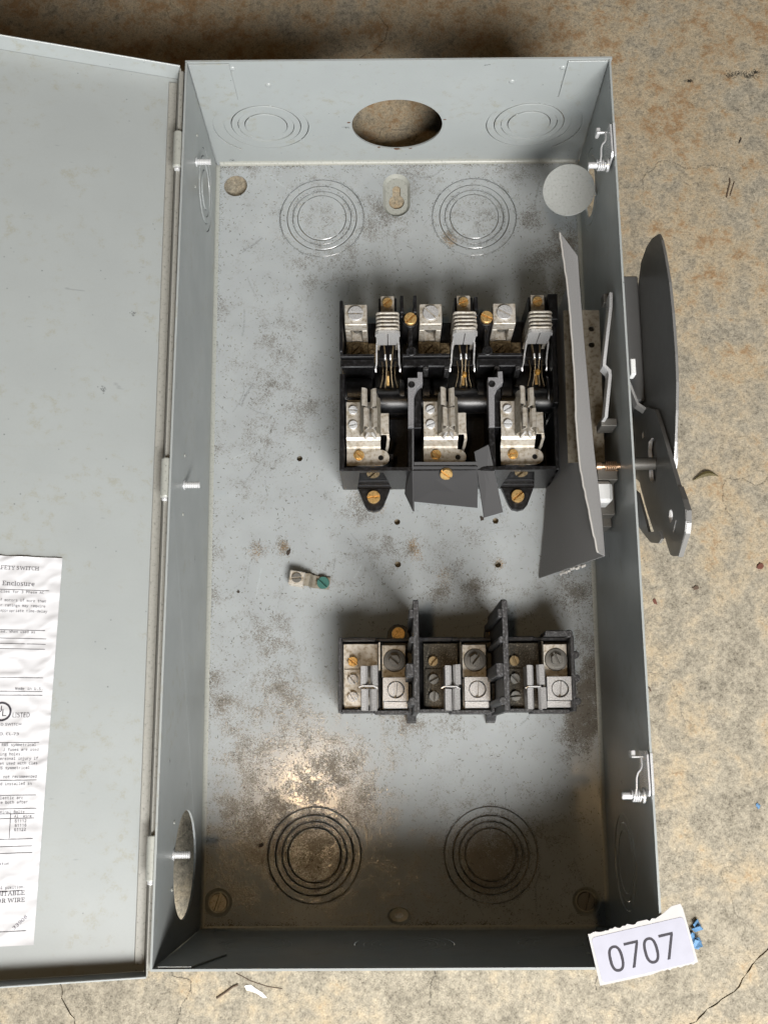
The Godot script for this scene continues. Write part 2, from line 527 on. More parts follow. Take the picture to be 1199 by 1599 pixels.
	for n in 15000:      # loose grains and fibres
		var x := rng.randf() * w; var y := rng.randf() * h
		var d := den[int(y) * w + int(x)] / 255.0
		if rng.randf() > 0.35 + d: continue
		var a := rng.randf() * TAU
		var dark := rng.randf_range(0.30, 0.8)
		for t in rng.randi_range(1, 5):
			var xi := int(x + cos(a) * t); var yi := int(y + sin(a) * t)
			if xi < 0 or yi < 0 or xi >= w or yi >= h: continue
			var i := yi * w + xi
			for e in 3: col[i * 3 + e] = int(col[i * 3 + e] * dark * [1.0, 0.95, 0.85][e])
			rgh[i] = 190
	for q in [[54, -310, 7], [58, -305, 5], [-147, 34, 8], [-120, 30, 6], [16, 38, 7], [100, 49, 5], [12, 28, 6], [44, 62, 9], [-22, -12, 7], [180, -300, 10]]:    # rust
		for n in 160:
			var xi := int((q[0] + 200.0 + rng.randfn() * q[2] * 0.5) * 2.0); var yi := int((q[1] + 402.0 + rng.randfn() * q[2] * 0.6) * 2.0)
			if xi < 0 or yi < 0 or xi >= w or yi >= h: continue
			var i := yi * w + xi
			col[i * 3] = int(lerpf(col[i * 3], 120, 0.6)); col[i * 3 + 1] = int(lerpf(col[i * 3 + 1], 88, 0.6)); col[i * 3 + 2] = int(lerpf(col[i * 3 + 2], 50, 0.6))
	return [ImageTexture.create_from_image(Image.create_from_data(w, h, false, Image.FORMAT_RGB8, col)),
		ImageTexture.create_from_image(Image.create_from_data(w, h, false, Image.FORMAT_L8, rgh)),
		ImageTexture.create_from_image(Image.create_from_data(w, h, false, Image.FORMAT_L8, hgt))]

# wear on the painted sheet: faint cloudiness, specks, scratches and dust
func paint_marks() -> ImageTexture:
	var n := 1024
	var a := noise_bytes(n, n, 1.0 / 120.0, 4, 51)
	var b := noise_bytes(n, n, 1.0 / 18.0, 4, 52)
	var c := noise_bytes(n, n, 1.0 / 2.5, 2, 53)
	var px := PackedByteArray(); px.resize(n * n * 3)
	for i in n * n:
		var dust := clampf((b[i] * 0.5 + a[i] * 0.3 + c[i] * 0.3 - 172.0) / 40.0, 0.0, 1.0)
		var v := 240.0 + 10.0 * (a[i] / 255.0 - 0.5) + 5.0 * (c[i] / 255.0 - 0.5)
		px[i * 3] = int(v - 14.0 * dust); px[i * 3 + 1] = int(v - 20.0 * dust); px[i * 3 + 2] = int(v - 34.0 * dust)
	var rng := RandomNumberGenerator.new(); rng.seed = 66
	for k in 360:
		var x := rng.randi() % n; var y := rng.randi() % n
		var d := rng.randf_range(0.35, 0.85)
		var len := 1
		var dir := rng.randf() * TAU
		if k % 24 == 0: len = rng.randi_range(3, 9)
		for t in len:
			var i := posmod(int(y + sin(dir) * t), n) * n + posmod(int(x + cos(dir) * t), n)
			for e in 3: px[i * 3 + e] = int(px[i * 3 + e] * d)
		if k % 40 == 0:
			for t in 14:
				var i := posmod(int(y + rng.randfn() * 1.6), n) * n + posmod(int(x + rng.randfn() * 1.6), n)
				for e in 3: px[i * 3 + e] = int(px[i * 3 + e] * 0.6)
	return ImageTexture.create_from_image(Image.create_from_data(n, n, false, Image.FORMAT_RGB8, px))

func materials() -> void:
	var c := concrete_textures()
	var m := mat("concrete", Color.WHITE, 0.88, 0.0, 1.4, c[0], null, c[1], 0.10)
	m.uv1_offset = Vector3(0.5, 0.5, 0.5)
	m.metallic_specular = 0.35
	var f := floor_textures()
	m = mat("dirty_paint", Color.WHITE, 1.0, 0.0, 1.0, f[0], f[1], f[2], 0.02)
	m.uv1_scale = Vector3(2.5, 1.0, 1.0 / 0.804)
	m.uv1_offset = Vector3(0.5, 0.5, 0.5)
	m.texture_repeat = false
	var peel := noise_tex(0.07, 2, 31, [])
	var cloud := noise_tex(0.012, 5, 32, [[0.0, grey(0.965)], [0.5, grey(0.985)], [1.0, grey(1.0)]], 512)
	var worn := noise_tex(0.07, 5, 33, [[0.0, grey(0.55)], [0.16, grey(0.78)], [0.24, grey(0.94)], [1.0, grey(1.0)]], 512)
	var marks := paint_marks()
	var rr := noise_tex(0.02, 4, 34, [[0.0, grey(0.85)], [1.0, grey(1.0)]])
	mat("paint", lin(0.312, 0.337, 0.335), 0.40, 0.0, 0.83, marks, noise_tex(0.02, 5, 35, [[0.0, grey(0.7)], [1.0, grey(1.0)]], 512), null)
	mat("worn_paint", lin(0.315, 0.325, 0.295), 0.42, 0.0, 0.12, worn, rr, peel, 0.003)
	var tarnish := noise_tex(0.035, 5, 41, [[0.0, lin(0.42, 0.36, 0.27)], [0.3, lin(0.70, 0.65, 0.57)], [0.5, lin(0.90, 0.87, 0.82)], [1.0, grey(1.0)]])
	var scuff := noise_tex(0.09, 3, 42, [[0.0, grey(0.74)], [0.5, grey(0.88)], [1.0, grey(1.0)]])
	mat("tin_plate", lin(0.51, 0.495, 0.46), 0.52, 0.45, 0.05, tarnish, scuff, scuff, 0.004)
	mat("clean_tin", lin(0.60, 0.60, 0.595), 0.42, 0.45, 0.04, scuff, scuff, scuff, 0.003)
	mat("zinc", lin(0.56, 0.57, 0.575), 0.32, 0.35, 0.03, null, scuff)
	var soil := noise_tex(0.03, 4, 43, [[0.0, lin(0.10, 0.08, 0.05)], [0.45, lin(0.40, 0.33, 0.22)], [1.0, lin(0.75, 0.68, 0.55)]])
	mat("dull_bronze", lin(0.30, 0.265, 0.20), 0.6, 0.35, 0.03, soil, null)
	mat("brass", lin(0.78, 0.52, 0.21), 0.36, 0.7, 0.025, noise_tex(0.03, 4, 44, [[0.0, lin(0.35, 0.22, 0.10)], [0.35, grey(0.94)], [1.0, grey(1.0)]]), scuff)
	mat("dark_steel", lin(0.17, 0.165, 0.15), 0.5, 0.4, 0.03, scuff, null)
	var dust := noise_tex(0.05, 4, 45, [[0.0, grey(0.25)], [0.55, grey(0.45)], [0.78, grey(0.8)], [1.0, grey(1.0)]])
	mat("black_plastic", lin(0.030, 0.030, 0.033), 0.42, 0.0, 0.06, dust, scuff, scuff, 0.003)
	mat("gloss_black", lin(0.014, 0.014, 0.016), 0.36, 0.0, 0.06, dust, null)
	mat("worn_plastic", lin(0.21, 0.21, 0.22), 0.6, 0.0, 0.04, scuff, null, scuff, 0.005)
	mat("grey_plastic", lin(0.13, 0.13, 0.135), 0.55, 0.0, 0.04, dust, null, scuff, 0.005)
	var fib := noise_tex(0.2, 2, 46, [[0.0, grey(0.72)], [1.0, grey(1.0)]])
	mat("fibre", lin(0.27, 0.27, 0.268), 0.85, 0.0, 0.05, fib, null, fib, 0.006)
	mat("fibre_edge", lin(0.46, 0.45, 0.42), 0.9, 0.0, 0.02, fib, null, fib, 0.01)
	mat("black_paper", lin(0.034, 0.034, 0.035), 0.72, 0.0, 0.03, fib, null, fib, 0.005)
	mat("handle_paint", lin(0.15, 0.15, 0.146), 0.34, 0.0, 0.10, cloud, rr, peel, 0.004)
	mat("bracket_paint", lin(0.14, 0.145, 0.148), 0.45, 0.0, 0.10, cloud, rr, peel, 0.004)
	mat("galvanised", lin(0.235, 0.22, 0.185), 0.55, 0.3, 0.05, tarnish, null, scuff, 0.004)
	mat("nylon", lin(0.72, 0.74, 0.74), 0.55, 0.0, 0.02, scuff, null, scuff, 0.004)
	mat("green_paint", lin(0.045, 0.16, 0.135), 0.45, 0.1, 0.02, scuff)
	mat("grease", lin(0.30, 0.16, 0.03), 0.35)
	mat("paper", lin(0.50, 0.505, 0.52), 0.8, 0.0, 0.1, cloud)
	mat("tag_paper", lin(0.43, 0.425, 0.42), 0.8, 0.0, 0.1, cloud)
	mat("sticker", lin(0.325, 0.33, 0.39), 0.55, 0.0, 0.1, cloud)
	mat("ink", lin(0.03, 0.028, 0.036), 0.8)
	mat("faded_ink", lin(0.13, 0.12, 0.15), 0.8)
	mat("leaf", lin(0.09, 0.075, 0.025), 0.7, 0.0, 0.02, tarnish)
	mat("bark", lin(0.10, 0.07, 0.05), 0.85, 0.0, 0.01, tarnish)
	mat("red_leaf", lin(0.13, 0.045, 0.03), 0.7, 0.0, 0.01, tarnish)
	mat("blue_paint", lin(0.09, 0.22, 0.42), 0.6, 0.0, 0.02, tarnish)
	mat("white_scrap", lin(0.75, 0.74, 0.70), 0.8)
	mat("crumb", lin(0.03, 0.022, 0.016), 0.85)
	mat("dull_brass", lin(0.36, 0.34, 0.285), 0.55, 0.4, 0.03, tarnish, scuff)
	mat("dull_copper", lin(0.62, 0.42, 0.27), 0.4, 0.9, 0.03, scuff, null)
	mat("dirty_paint_triplanar", lin(0.30, 0.315, 0.305), 0.45, 0.0, 0.12, worn, rr, peel, 0.003)
	mat("hinge_paint", lin(0.27, 0.27, 0.245), 0.5, 0.0, 0.12, worn, rr)
	mat("dark_plate", lin(0.34, 0.325, 0.29), 0.4, 0.5, 0.035, noise_tex(0.06, 4, 47, [[0.0, lin(0.07, 0.065, 0.055)], [0.6, lin(0.15, 0.14, 0.12)], [0.85, lin(0.45, 0.42, 0.37)], [1.0, grey(0.8)]]), scuff)  # darker mottled metal for contact plates of the second and third fuse poles
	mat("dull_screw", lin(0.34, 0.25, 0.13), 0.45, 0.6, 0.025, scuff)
	mat("rust", lin(0.12, 0.062, 0.035), 0.9, 0.0, 0.01, tarnish)
	mat("crack_bed", lin(0.05, 0.04, 0.03), 0.95)

# ------------------------------------------------------------------ setting
func build_ground() -> void:
	var g := node("concrete_floor", self, Vector3(0, GY, 0))
	tag(g, "stained tan concrete floor with two thin cracks", "floor", "", "structure")
	var rng := RandomNumberGenerator.new(); rng.seed = 3
	var rough_line := func(pts: Array) -> Array:
		var out := []
		for i in pts.size() - 1:
			var a := Vector2(pts[i][0], pts[i][1]); var b := Vector2(pts[i + 1][0], pts[i + 1][1])
			var n := maxi(1, int(a.distance_to(b) / 5.0)) if a.distance_to(b) < 150.0 else 4
			var nr := (b - a).normalized().orthogonal()
			for k in n: out.append(a.lerp(b, float(k) / n) + (nr * rng.randf_range(-1.1, 1.1) if k or i else Vector2.ZERO))
		out.append(Vector2(pts[-1][0], pts[-1][1]))
		return out
	var right: Array = rough_line.call([[40, 1500], [150, 640], [230, 520], [272, 484], [285, 474], [298, 466], [310, 458], [320, 448], [333, 431], [346, 419], [372, 398], [420, 330], [1500, -260]])
	var left: Array = rough_line.call([[-1500, 220], [-420, 380], [-345, 430], [-325, 450], [-324, 461], [-320, 470], [-311, 480], [-310, 490], [-318, 520], [-300, 640], [-330, 1500]])
	var side := func(line: Array, d: float) -> Array:
		var out := []
		for i in line.size():
			var t: Vector2 = (line[mini(i + 1, line.size() - 1)] - line[maxi(i - 1, 0)]).normalized()
			var wob := 0.55 + 0.45 * sin(i * 2.3) if d > 0.0 else 0.6 + 0.4 * cos(i * 1.7)
			out.append(line[i] + t.orthogonal() * d * wob)
		return out
	var pieces := []
	var ra: Array = side.call(right, 1.0); var rb: Array = side.call(right, -1.0)
	var la: Array = side.call(left, 0.9); var lb: Array = side.call(left, -0.9)
	# orthogonal() turns a direction by a quarter: find out which copy is on which side
	var hub := Vector2(0, 0)
	if ra[8].distance_to(hub) > rb[8].distance_to(hub):
		var q := ra; ra = rb; rb = q
	if la[8].distance_to(hub) > lb[8].distance_to(hub):
		var q := la; la = lb; lb = q
	var main := [Vector2(-1500, -1500), Vector2(1500, -1500)]
	var rev: Array = ra.duplicate(); rev.reverse(); main.append_array(rev)
	var rev2: Array = la.duplicate(); rev2.reverse(); main.append_array(rev2)
	pieces.append(main)
	pieces.append(rb + [Vector2(1500, 1500)])
	pieces.append(lb + [Vector2(-1500, 1500)])
	for p in pieces:
		var s := mb()
		var pts := []
		for q in p: pts.append([q.x, q.y])
		hprism(s, pts, -19.0, 0.0, 0.0)
		obj("slab", s, M.concrete, g)
	var s := mb()
	bl(s, -1500, 1500, -32, -20, -1500, 1500)
	obj("crack_bed", s, M.crack_bed, g)

func grit() -> void:
	var o := node("fallen_leaf", self, Vector3(316, GY, -44))
	tag(o, "thin curled green-brown leaf sliver lying right of the handle", "leaf")
	var s := mb()
	var pts := []
	for k in 9:
		var t := k / 8.0
		pts.append(Vector3(-13 + 27 * t, 1.2 + 3.0 * sin(t * PI), 6 - 9 * sin(t * 2.2) + 3 * t))
	for k in 8:
		var w0 := 2.6 * sin(PI * (k / 8.0)) + 0.25; var w1 := 2.6 * sin(PI * ((k + 1) / 8.0)) + 0.25
		var a: Vector3 = pts[k]; var b: Vector3 = pts[k + 1]
		face_out(s, [V(a.x, a.y, a.z - w0), V(b.x, b.y, b.z - w1), V(b.x, b.y + 1.0, b.z), V(a.x, a.y + 1.0, a.z)], V(a.x, -50, a.z))
		face_out(s, [V(a.x, a.y + 1.0, a.z), V(b.x, b.y + 1.0, b.z), V(b.x, b.y, b.z + w1), V(a.x, a.y, a.z + w0)], V(a.x, -50, a.z))
		face_out(s, [V(a.x, a.y, a.z - w0), V(b.x, b.y, b.z - w1), V(b.x, b.y - 0.4, b.z), V(a.x, a.y - 0.4, a.z)], V(a.x, 50, a.z))
		face_out(s, [V(a.x, a.y - 0.4, a.z), V(b.x, b.y - 0.4, b.z), V(b.x, b.y, b.z + w1), V(a.x, a.y, a.z + w0)], V(a.x, 50, a.z))
	obj("blade", s, M.leaf, o)
	# chips, twigs and crumbs: name, label, category, x, z, size x, size z, turn, material
	var rng := RandomNumberGenerator.new(); rng.seed = 19
	for q in [
		["paint_chip", "bright blue paint flake on concrete beyond the lower right latch", "paint chip", 346, 289, 5.0, 6.5, 0.3, M.blue_paint],
		["paint_chip", "tiny blue paint speck against the outer right wall", "paint chip", 206, 212, 3.5, 5.0, 0.1, M.blue_paint],
		["dried_leaf_fragment", "reddish dried leaf fragment below the handle's lowest tip", "leaf", 257, 88, 6.0, 8.0, 0.5, M.red_leaf],
		["dried_leaf_fragment", "dark red crumpled leaf bit at the right edge below the curled leaf", "leaf", 366, 52, 9.0, 7.0, 0.2, M.red_leaf],
		["dried_leaf_fragment", "brown pointed leaf scrap between the handle tip and the dark red leaf", "leaf", 299, 74, 8.0, 5.0, 0.2, M.bark],
		["seed", "dark slender seed lying near the upper right edge", "seed", 381, -427, 2.6, 9.0, -0.4, M.crumb],
		["seed", "small dark crumb on concrete above the box's top right corner", "seed", 215, -512, 3.0, 3.0, 0.0, M.crumb],
		["bark_crumb", "little brown crumb beside the right wall between barrier and lower latch", "crumb", 247, 176, 2.2, 7.5, 0.6, M.bark],
		["bark_crumb", "dark crumb near the left crack at the bottom left corner", "crumb", -386, 470, 3.2, 3.0, 0.0, M.crumb]]:
		o = node(q[0], self, Vector3(q[3], GY, q[4]))
		tag(o, q[1], q[2])
		s = mb()
		var out := []
		for k in 9:
			var a := TAU * k / 9.0
			var r := rng.randf_range(0.55, 1.0)
			out.append([q[5] * 0.5 * cos(a) * r, q[6] * 0.5 * sin(a) * r])
		hprism(s, out, 0.0, rng.randf_range(0.8, 1.6), 0.25)
		obj("flake", s, q[8], o).rotation.y = q[7]
	for q in [
		["short brown twig on concrete just below the box's bottom left corner", [[-178, 462], [-170, 457], [-163, 452], [-158, 450]], 0.9, M.bark],
		["forked dry twig on concrete right of the upper latch", [[361, -358], [363, -366], [366, -376], [366, -381]], 0.8, M.bark],
		["thin dark stem beside the forked dry twig", [[365, -360], [368, -369], [371, -377]], 0.6, M.bark],
		["fine grey grass stalk curving over the white scrap", [[-160, 440], [-146, 447], [-130, 452], [-116, 454]], 0.35, M.bark]]:
		var c := Vector3(q[1][0][0], GY, q[1][0][1])
		o = node("twig", self, c)
		tag(o, q[0], "twig")
		s = mb()
		var path := []
		for p in q[1]: path.append(Vector3(p[0] - c.x, q[2], p[1] - c.z))
		tube(s, path, q[2], 6)
		obj("stem", s, q[3], o)
	o = node("paper_scrap", self, Vector3(-143, GY, 454))
	tag(o, "small white torn scrap on concrete below the box's bottom wall", "scrap")
	s = mb()
	hprism(s, [[-9, -3], [-3, -4], [1, -1], [8, 3], [13, 8], [9, 8], [3, 4], [-3, 2], [-7, 1]], 0.0, 0.8, 0.2)
	obj("sheet", s, M.white_scrap, o)
	o = node("blue_tape_scrap", self, Vector3(277, GY, 406))
	tag(o, "crumpled blue scrap poking out beside the numbered tag", "scrap")
	s = mb()
	for k in 7:
		bx(s, Vector3(rng.randf_range(-6, 8), 2.0 + rng.randf_range(0, 4), rng.randf_range(-9, 10)), Vector3(9, 1.0, 7), 0.2, Basis.from_euler(Vector3(rng.randf_range(-0.7, 0.7), rng.randf() * 3.0, rng.randf_range(-0.7, 0.7))))
	obj("crumple", s, M.blue_paint, o)
	# loose bits lying in the box
	for q in [["black burnt-looking flake beside the small ground lug", -115, 36, 3.6, 11.0, -0.5], ["dark crumb left of the ground lug among brown dirt", -165, 76, 3.0, 4.0, 0.0], ["black crumb below the black fibre flap of the switch", 83, 2, 5.0, 7.0, 0.3], ["dark curled bit left of the lower left knockout", -138, 322, 8.0, 5.0, 0.4]]:
		o = node("debris_flake", self, Vector3(q[1], 2, q[2]))
		tag(o, q[0], "debris", "loose flakes on the box floor")
		s = mb()
		var out := []
		for k in 8:
			var a := TAU * k / 8.0
			var r := rng.randf_range(0.45, 1.0)
			out.append([q[3] * 0.5 * cos(a) * r, q[4] * 0.5 * sin(a) * r])
		hprism(s, out, 0.0, 1.4, 0.3)
		obj("flake", s, M.crumb, o).rotation.y = q[5]

# ------------------------------------------------------------------ enclosure
# inner faces of the walls (mm); v is the height 2..187
func left_x(z: float, y: float) -> float:
	var t := (z + 401.0) / 802.0; var k := (y - 2.0) / 185.0
	return lerpf(lerpf(-199.6, -194.4, t), lerpf(-197.8, -199.9, t), k)
func right_x(z: float, y: float) -> float:
	var t := (z + 401.0) / 802.0; var k := (y - 2.0) / 185.0
	return lerpf(lerpf(199.2, 195.2, t), lerpf(196.8, 199.8, t), k)
func top_z(y: float) -> float:
	return lerpf(-401.3, -398.6, (y - 2.0) / 185.0)
func bottom_z(y: float) -> float:
	return lerpf(400.8, 399.9, (y - 2.0) / 185.0)

# concentric punched rings in a plane: xf carries local y to the plane's normal
func knockout(parent: Node, o: Vector3, c: Vector3, basis: Basis, radii: Array, lifts: Array, m: Material, gap := 0.45) -> void:
	var k := node("knockout", parent, c - o)
	for i in radii.size():
		var ro: float = radii[i] - gap * (1.0 + 0.25 * sin(i * 2.1))
		var ri: float = radii[i + 1] if i + 1 < radii.size() else 0.0
		var y: float = lifts[i]
		var s := mb()
		var prof := [Vector2(ri, y - 1.4), Vector2(ro, y - 1.4), Vector2(ro, y - 0.35), Vector2(ro - 0.5, y), Vector2(ri + (0.3 if ri > 0.0 else 0.0), y)]
		prof.reverse()
		if ri > 0.0: prof.append(Vector2(ri, y - 1.4)); prof.append(Vector2(ri + 0.3, y))
		var rev := prof.duplicate(); rev.reverse()
		lathe(s, rev, Transform3D(basis, Vector3.ZERO), 64)
		# two ties hold each ring
		for a in [0.7 + i * 1.1, 0.7 + i * 1.1 + PI]:
			var d := Vector3(cos(a), 0, sin(a))
			bx(s, basis * (d * (ro + 0.1) + Vector3(0, y - 0.5, 0)), Vector3(2.6, 0.8, 2.2), 0.2, basis * Basis(Vector3.UP, -a))
		obj("knockout_ring" if ri > 0.0 else "knockout_disc", s, m, k)

func build_enclosure() -> void:
	var O := Vector3(0, GY, 0)
	var e := node("switch_enclosure", self, O)
	tag(e, "open grey steel electrical box lying on concrete, its door swung to the left", "electrical box")
	var P: Material = M.paint
	# floor of the box
	var s := mb()
	var key_dish := PackedVector2Array()
	for q in circle(Vector2.ZERO, 15.0, 40):
		key_dish.append(Vector2(-1.4 + q[0], -361.0 + q[1] + (10.5 if q[1] > 0.001 else -10.5)))
	var slot_dish := PackedVector2Array()
	for q in circle(Vector2.ZERO, 11.0, 32):
		slot_dish.append(Vector2(-5.0 + q[0], 388.0 + q[1] * 0.72))
	var holes := [round_hole(-83, -334.7, 46), round_hole(83, -334.7, 46), round_hole(-86, 332, 45.5), round_hole(84, 332.5, 45.5),
		round_hole(-178, -374, 12.7, 32), round_hole(178, -374, 12.7, 32), round_hole(-178, 375.5, 13.5, 32), round_hole(174, 376, 13.5, 32), key_dish, slot_dish,
		round_hole(-104.4, -63.3, 3.0, 16), round_hole(-3.7, 4.7, 3.1, 16), round_hole(97.2, 4.2, 3.1, 16), round_hole(-3.4, 48.8, 3.1, 16), round_hole(98.3, 49.8, 3.1, 16)]
	sheet(s, -199.5, 199.3, -401.2, 400.8, holes, func(u, v): return Vector3(u, 2, v) - O, Vector3.UP, 1.8)
	obj("back_panel", s, M.dirty_paint, e)
	# keyhole: a dished oval with the hole in its bottom
	var kh := node("keyhole_dish", e, Vector3(-1.4, 2, -361) - O)
	s = mb()
	var n := key_dish.size()
	var inner := []
	for p in key_dish:
		var q := p - Vector2(-1.4, -361)
		inner.append(q * Vector2(0.80, 0.88))
	for i in n:
		var j := (i + 1) % n
		var a := key_dish[i] - Vector2(-1.4, -361); var b := key_dish[j] - Vector2(-1.4, -361)
		var mid := (a + b) * 0.5
		face_out(s, [V(a.x, -0.3, a.y), V(b.x, -0.3, b.y), V(inner[j].x, -4.6, inner[j].y), V(inner[i].x, -4.6, inner[i].y)], V(mid.x * 2.0, -40, mid.y * 2.0))
	# bottom plate in two halves round the keyhole
	var keyh := []
	for k in 21:
		var a := PI * 0.5 + 0.0 + (PI * 1.0 - 0.0) * k / 20.0      # left half, from the bottom to the top
		if k <= 14: keyh.append(Vector2(8.4 * cos(PI * 0.5 + (PI - 0.55) * k / 14.0), 6.0 + 8.4 * sin(PI * 0.5 + (PI - 0.55) * k / 14.0)))
	for k in 7: keyh.append(Vector2(-4.4 * cos(PI * 0.5 * k / 6.0), -9.0 - 4.4 * sin(PI * 0.5 * k / 6.0)))
	for sg in [1.0, -1.0]:
		var outl := []
		for p in inner:
			if p.x * sg <= 0.001: outl.append(p)
		outl.sort_custom(func(a, b): return atan2(a.x * sg, a.y) > atan2(b.x * sg, b.y))
		var poly := PackedVector2Array()
		for p in keyh: poly.append(Vector2(p.x * sg, p.y))
		var by_y := outl.duplicate()
		by_y.sort_custom(func(a, b): return a.y < b.y)
		poly.append(Vector2(0, by_y[0].y))
		for p in by_y: poly.append(p)
		poly.append(Vector2(0, by_y[-1].y))
		var pts := []
		for p in poly: pts.append([p.x, p.y])
		hprism(s, pts, -5.4, -4.5, 0.0)
	obj("dish", s, M.worn_paint, kh)
	# lower hanging slot and the round mounting dishes
	var sd := node("slot_dish", e, Vector3(-5, 2, 388) - O)
	s = mb()
	lathe(s, [Vector2(11.0, -0.3), Vector2(8.8, -5.0), Vector2(4.5, -5.4)], Transform3D(Basis.from_scale(Vector3(1, 1, 0.72)), Vector3.ZERO), 32)
	obj("dish", s, M.worn_paint, sd)
	for q in [[-178, 375.5], [174, 376]]:
		var md := node("mounting_dish", e, Vector3(q[0], 2, q[1]) - O)
		s = mb()
		lathe(s, [Vector2(13.5, -0.2), Vector2(11.0, -3.6), Vector2(10.0, -4.6), Vector2(5.0, -4.8), Vector2(5.0, -6.2)], Transform3D(), 40)
		obj("dish", s, M.worn_paint, md)
		inst("screw", screws.dish, M.dull_brass if q[0] < 0.0 else M.dark_steel, md, Transform3D(Basis(Vector3.UP, 1.25), V(0, -4.6, 0)))
	var flat := Basis()
	for q in [[-83, -334.7, [46.0, 38.0, 32.0, 26.5], [-0.6, 0.25, -0.6, 0.55]], [83, -334.7, [46.0, 38.0, 32.0, 26.5], [-0.6, 0.25, -0.6, 0.55]], [-86, 332, [45.5, 38.0, 31.5, 26.0], [-0.7, -0.1, -0.9, 0.2]], [84, 332.5, [45.5, 37.0, 31.0, 25.0], [-0.5, -1.2, -2.0, -2.4]]]:
		knockout(e, O, Vector3(q[0], 2, q[1]), flat, q[2], q[3], M.dirty_paint, 0.45 if q[1] < 0.0 else 0.85)
	# concave bends between floor and walls
	for w in 4:
		s = mb()
		var R := 4.0
		for k in 6:
			var a0 := PI * 0.5 * k / 6.0; var a1 := PI * 0.5 * (k + 1) / 6.0
			var ring := []
			for a in [a0, a1]:
				var d: float = R - R * sin(a); var hh: float = 2.0 + R - R * cos(a)
				var off: float = R * (1.0 - sin(a))
				match w:
					0: ring.append([Vector3(left_x(-398, hh) + off, hh, -398), Vector3(left_x(398, hh) + off, hh, 398)])
					1: ring.append([Vector3(right_x(-398, hh) - off, hh, -398), Vector3(right_x(398, hh) - off, hh, 398)])
					2: ring.append([Vector3(-196, hh, top_z(hh) + off), Vector3(196, hh, top_z(hh) + off)])
					3: ring.append([Vector3(-192, hh, bottom_z(hh) - off), Vector3(192, hh, bottom_z(hh) - off)])
			face_out(s, [(ring[0][0] - O) * 0.001, (ring[0][1] - O) * 0.001, (ring[1][1] - O) * 0.001, (ring[1][0] - O) * 0.001], (ring[0][0] + ring[0][1]) * 0.0006 - Vector3(0, 1, 0))
		obj("floor_bend", s, M.worn_paint if w != 3 else M.worn_paint, e)
	# walls
	s = mb()
	sheet(s, -201.5, 201.5, 2.0, 188.5, [round_hole(-136.5, 77, 44), round_hole(-0.8, 76, 47), round_hole(135.5, 77, 44)], func(u, v): return Vector3(u * lerpf(1.0, 0.991, (v - 2.0) / 186.0), v, top_z(v)) - O, Vector3.BACK, 1.8)
	obj("wall_top", s, P, e)
	# rust bitten into the rim of the open hole
	var bite := RandomNumberGenerator.new(); bite.seed = 12
	for q in [[-0.8, -47.5, 9.0], [-20.0, -43.5, 5.0], [14.0, -46.0, 5.0], [-50.5, 6.0, 5.0], [48.0, 10.0, 4.0]]:
		s = mb()
		var out := []
		for k in 9:
			var a := TAU * k / 9.0
			var rr: float = bite.randf_range(0.5, 1.0) * q[2] * 0.5
			out.append([q[0] + rr * cos(a), 76.0 + q[1] + rr * 0.5 * sin(a)])
		zprism(s, out, top_z(76.0 + q[1]) - 0.2, 0.5, 0.1)
		obj("rust_flake", s, M.rust, e, -O * 0.001)
	s = mb()
	sheet(s, -197.0, 197.0, 2.0, 187.3, [round_hole(-136.5, 77, 44), round_hole(-0.8, 77, 44), round_hole(135.5, 77, 44)], func(u, v): return Vector3(u * lerpf(1.0, 1.0225, (v - 2.0) / 185.0), v, bottom_z(v)) - O, Vector3.FORWARD, 1.8)
	obj("wall_bottom", s, P, e)
	s = mb()
	sheet(s, -398.0, 399.5, 2.0, 188.5, [round_hole(-332, 70, 42), round_hole(332, 77, 47)], func(u, v): return Vector3(left_x(u, v), v, u) - O, Vector3.RIGHT, 1.8)
	obj("wall_left", s, P, e)
	s = mb()
	sheet(s, -398.0, 399.5, 2.0, 187.5, [round_hole(-332, 62, 42), round_hole(332, 77, 42)], func(u, v): return Vector3(right_x(u, v), v, u) - O, Vector3.LEFT, 1.8)
	obj("wall_right", s, P, e)
	var face_z := Basis(Vector3.RIGHT, Vector3.BACK, Vector3.DOWN)        # local y out of the top wall
	var face_mz := Basis(Vector3.RIGHT, Vector3.FORWARD, Vector3.UP)
	var face_x := Basis(Vector3.UP, Vector3.RIGHT, Vector3.FORWARD) * Basis.IDENTITY
	face_x = Basis(Vector3.FORWARD, Vector3.RIGHT, Vector3.DOWN)
	var face_mx := Basis(Vector3.BACK, Vector3.LEFT, Vector3.DOWN)
	for x in [-136.5, 135.5]:
		knockout(e, O, Vector3(x, 77, top_z(77)), face_z, [44.0, 36.0, 29.0, 22.0], [-0.5, 0.2, -0.5, 0.5], P)
	for x in [-136.5, -0.8, 135.5]:
		knockout(e, O, Vector3(x, 77, bottom_z(77)), face_mz, [44.0, 36.0, 29.0, 22.0], [-0.02, 0.0, -0.02, 0.0], P, 0.2)
	knockout(e, O, Vector3(left_x(-332, 70), 70, -332), face_x, [42.0, 34.0, 27.0, 20.0], [-0.5, 0.2, -0.4, 0.5], P)
	knockout(e, O, Vector3(right_x(332, 77), 77, 332), face_mx, [42.0, 34.0, 27.0], [-0.3, 0.1, -0.2], P)
	var rk := node("knockout", e, Vector3(right_x(-332, 62), 62, -332) - O)      # its centre is punched out
	s = mb()
	lathe(s, [Vector2(27, -1.4), Vector2(27, 0.0), Vector2(34.4, 0.0), Vector2(34.4, -1.4), Vector2(27, -1.4)], Transform3D(face_mx, Vector3.ZERO), 64)
	lathe(s, [Vector2(35, -1.7), Vector2(35, -0.4), Vector2(41.6, -0.4), Vector2(41.6, -1.7), Vector2(35, -1.7)], Transform3D(face_mx, Vector3.ZERO), 64)
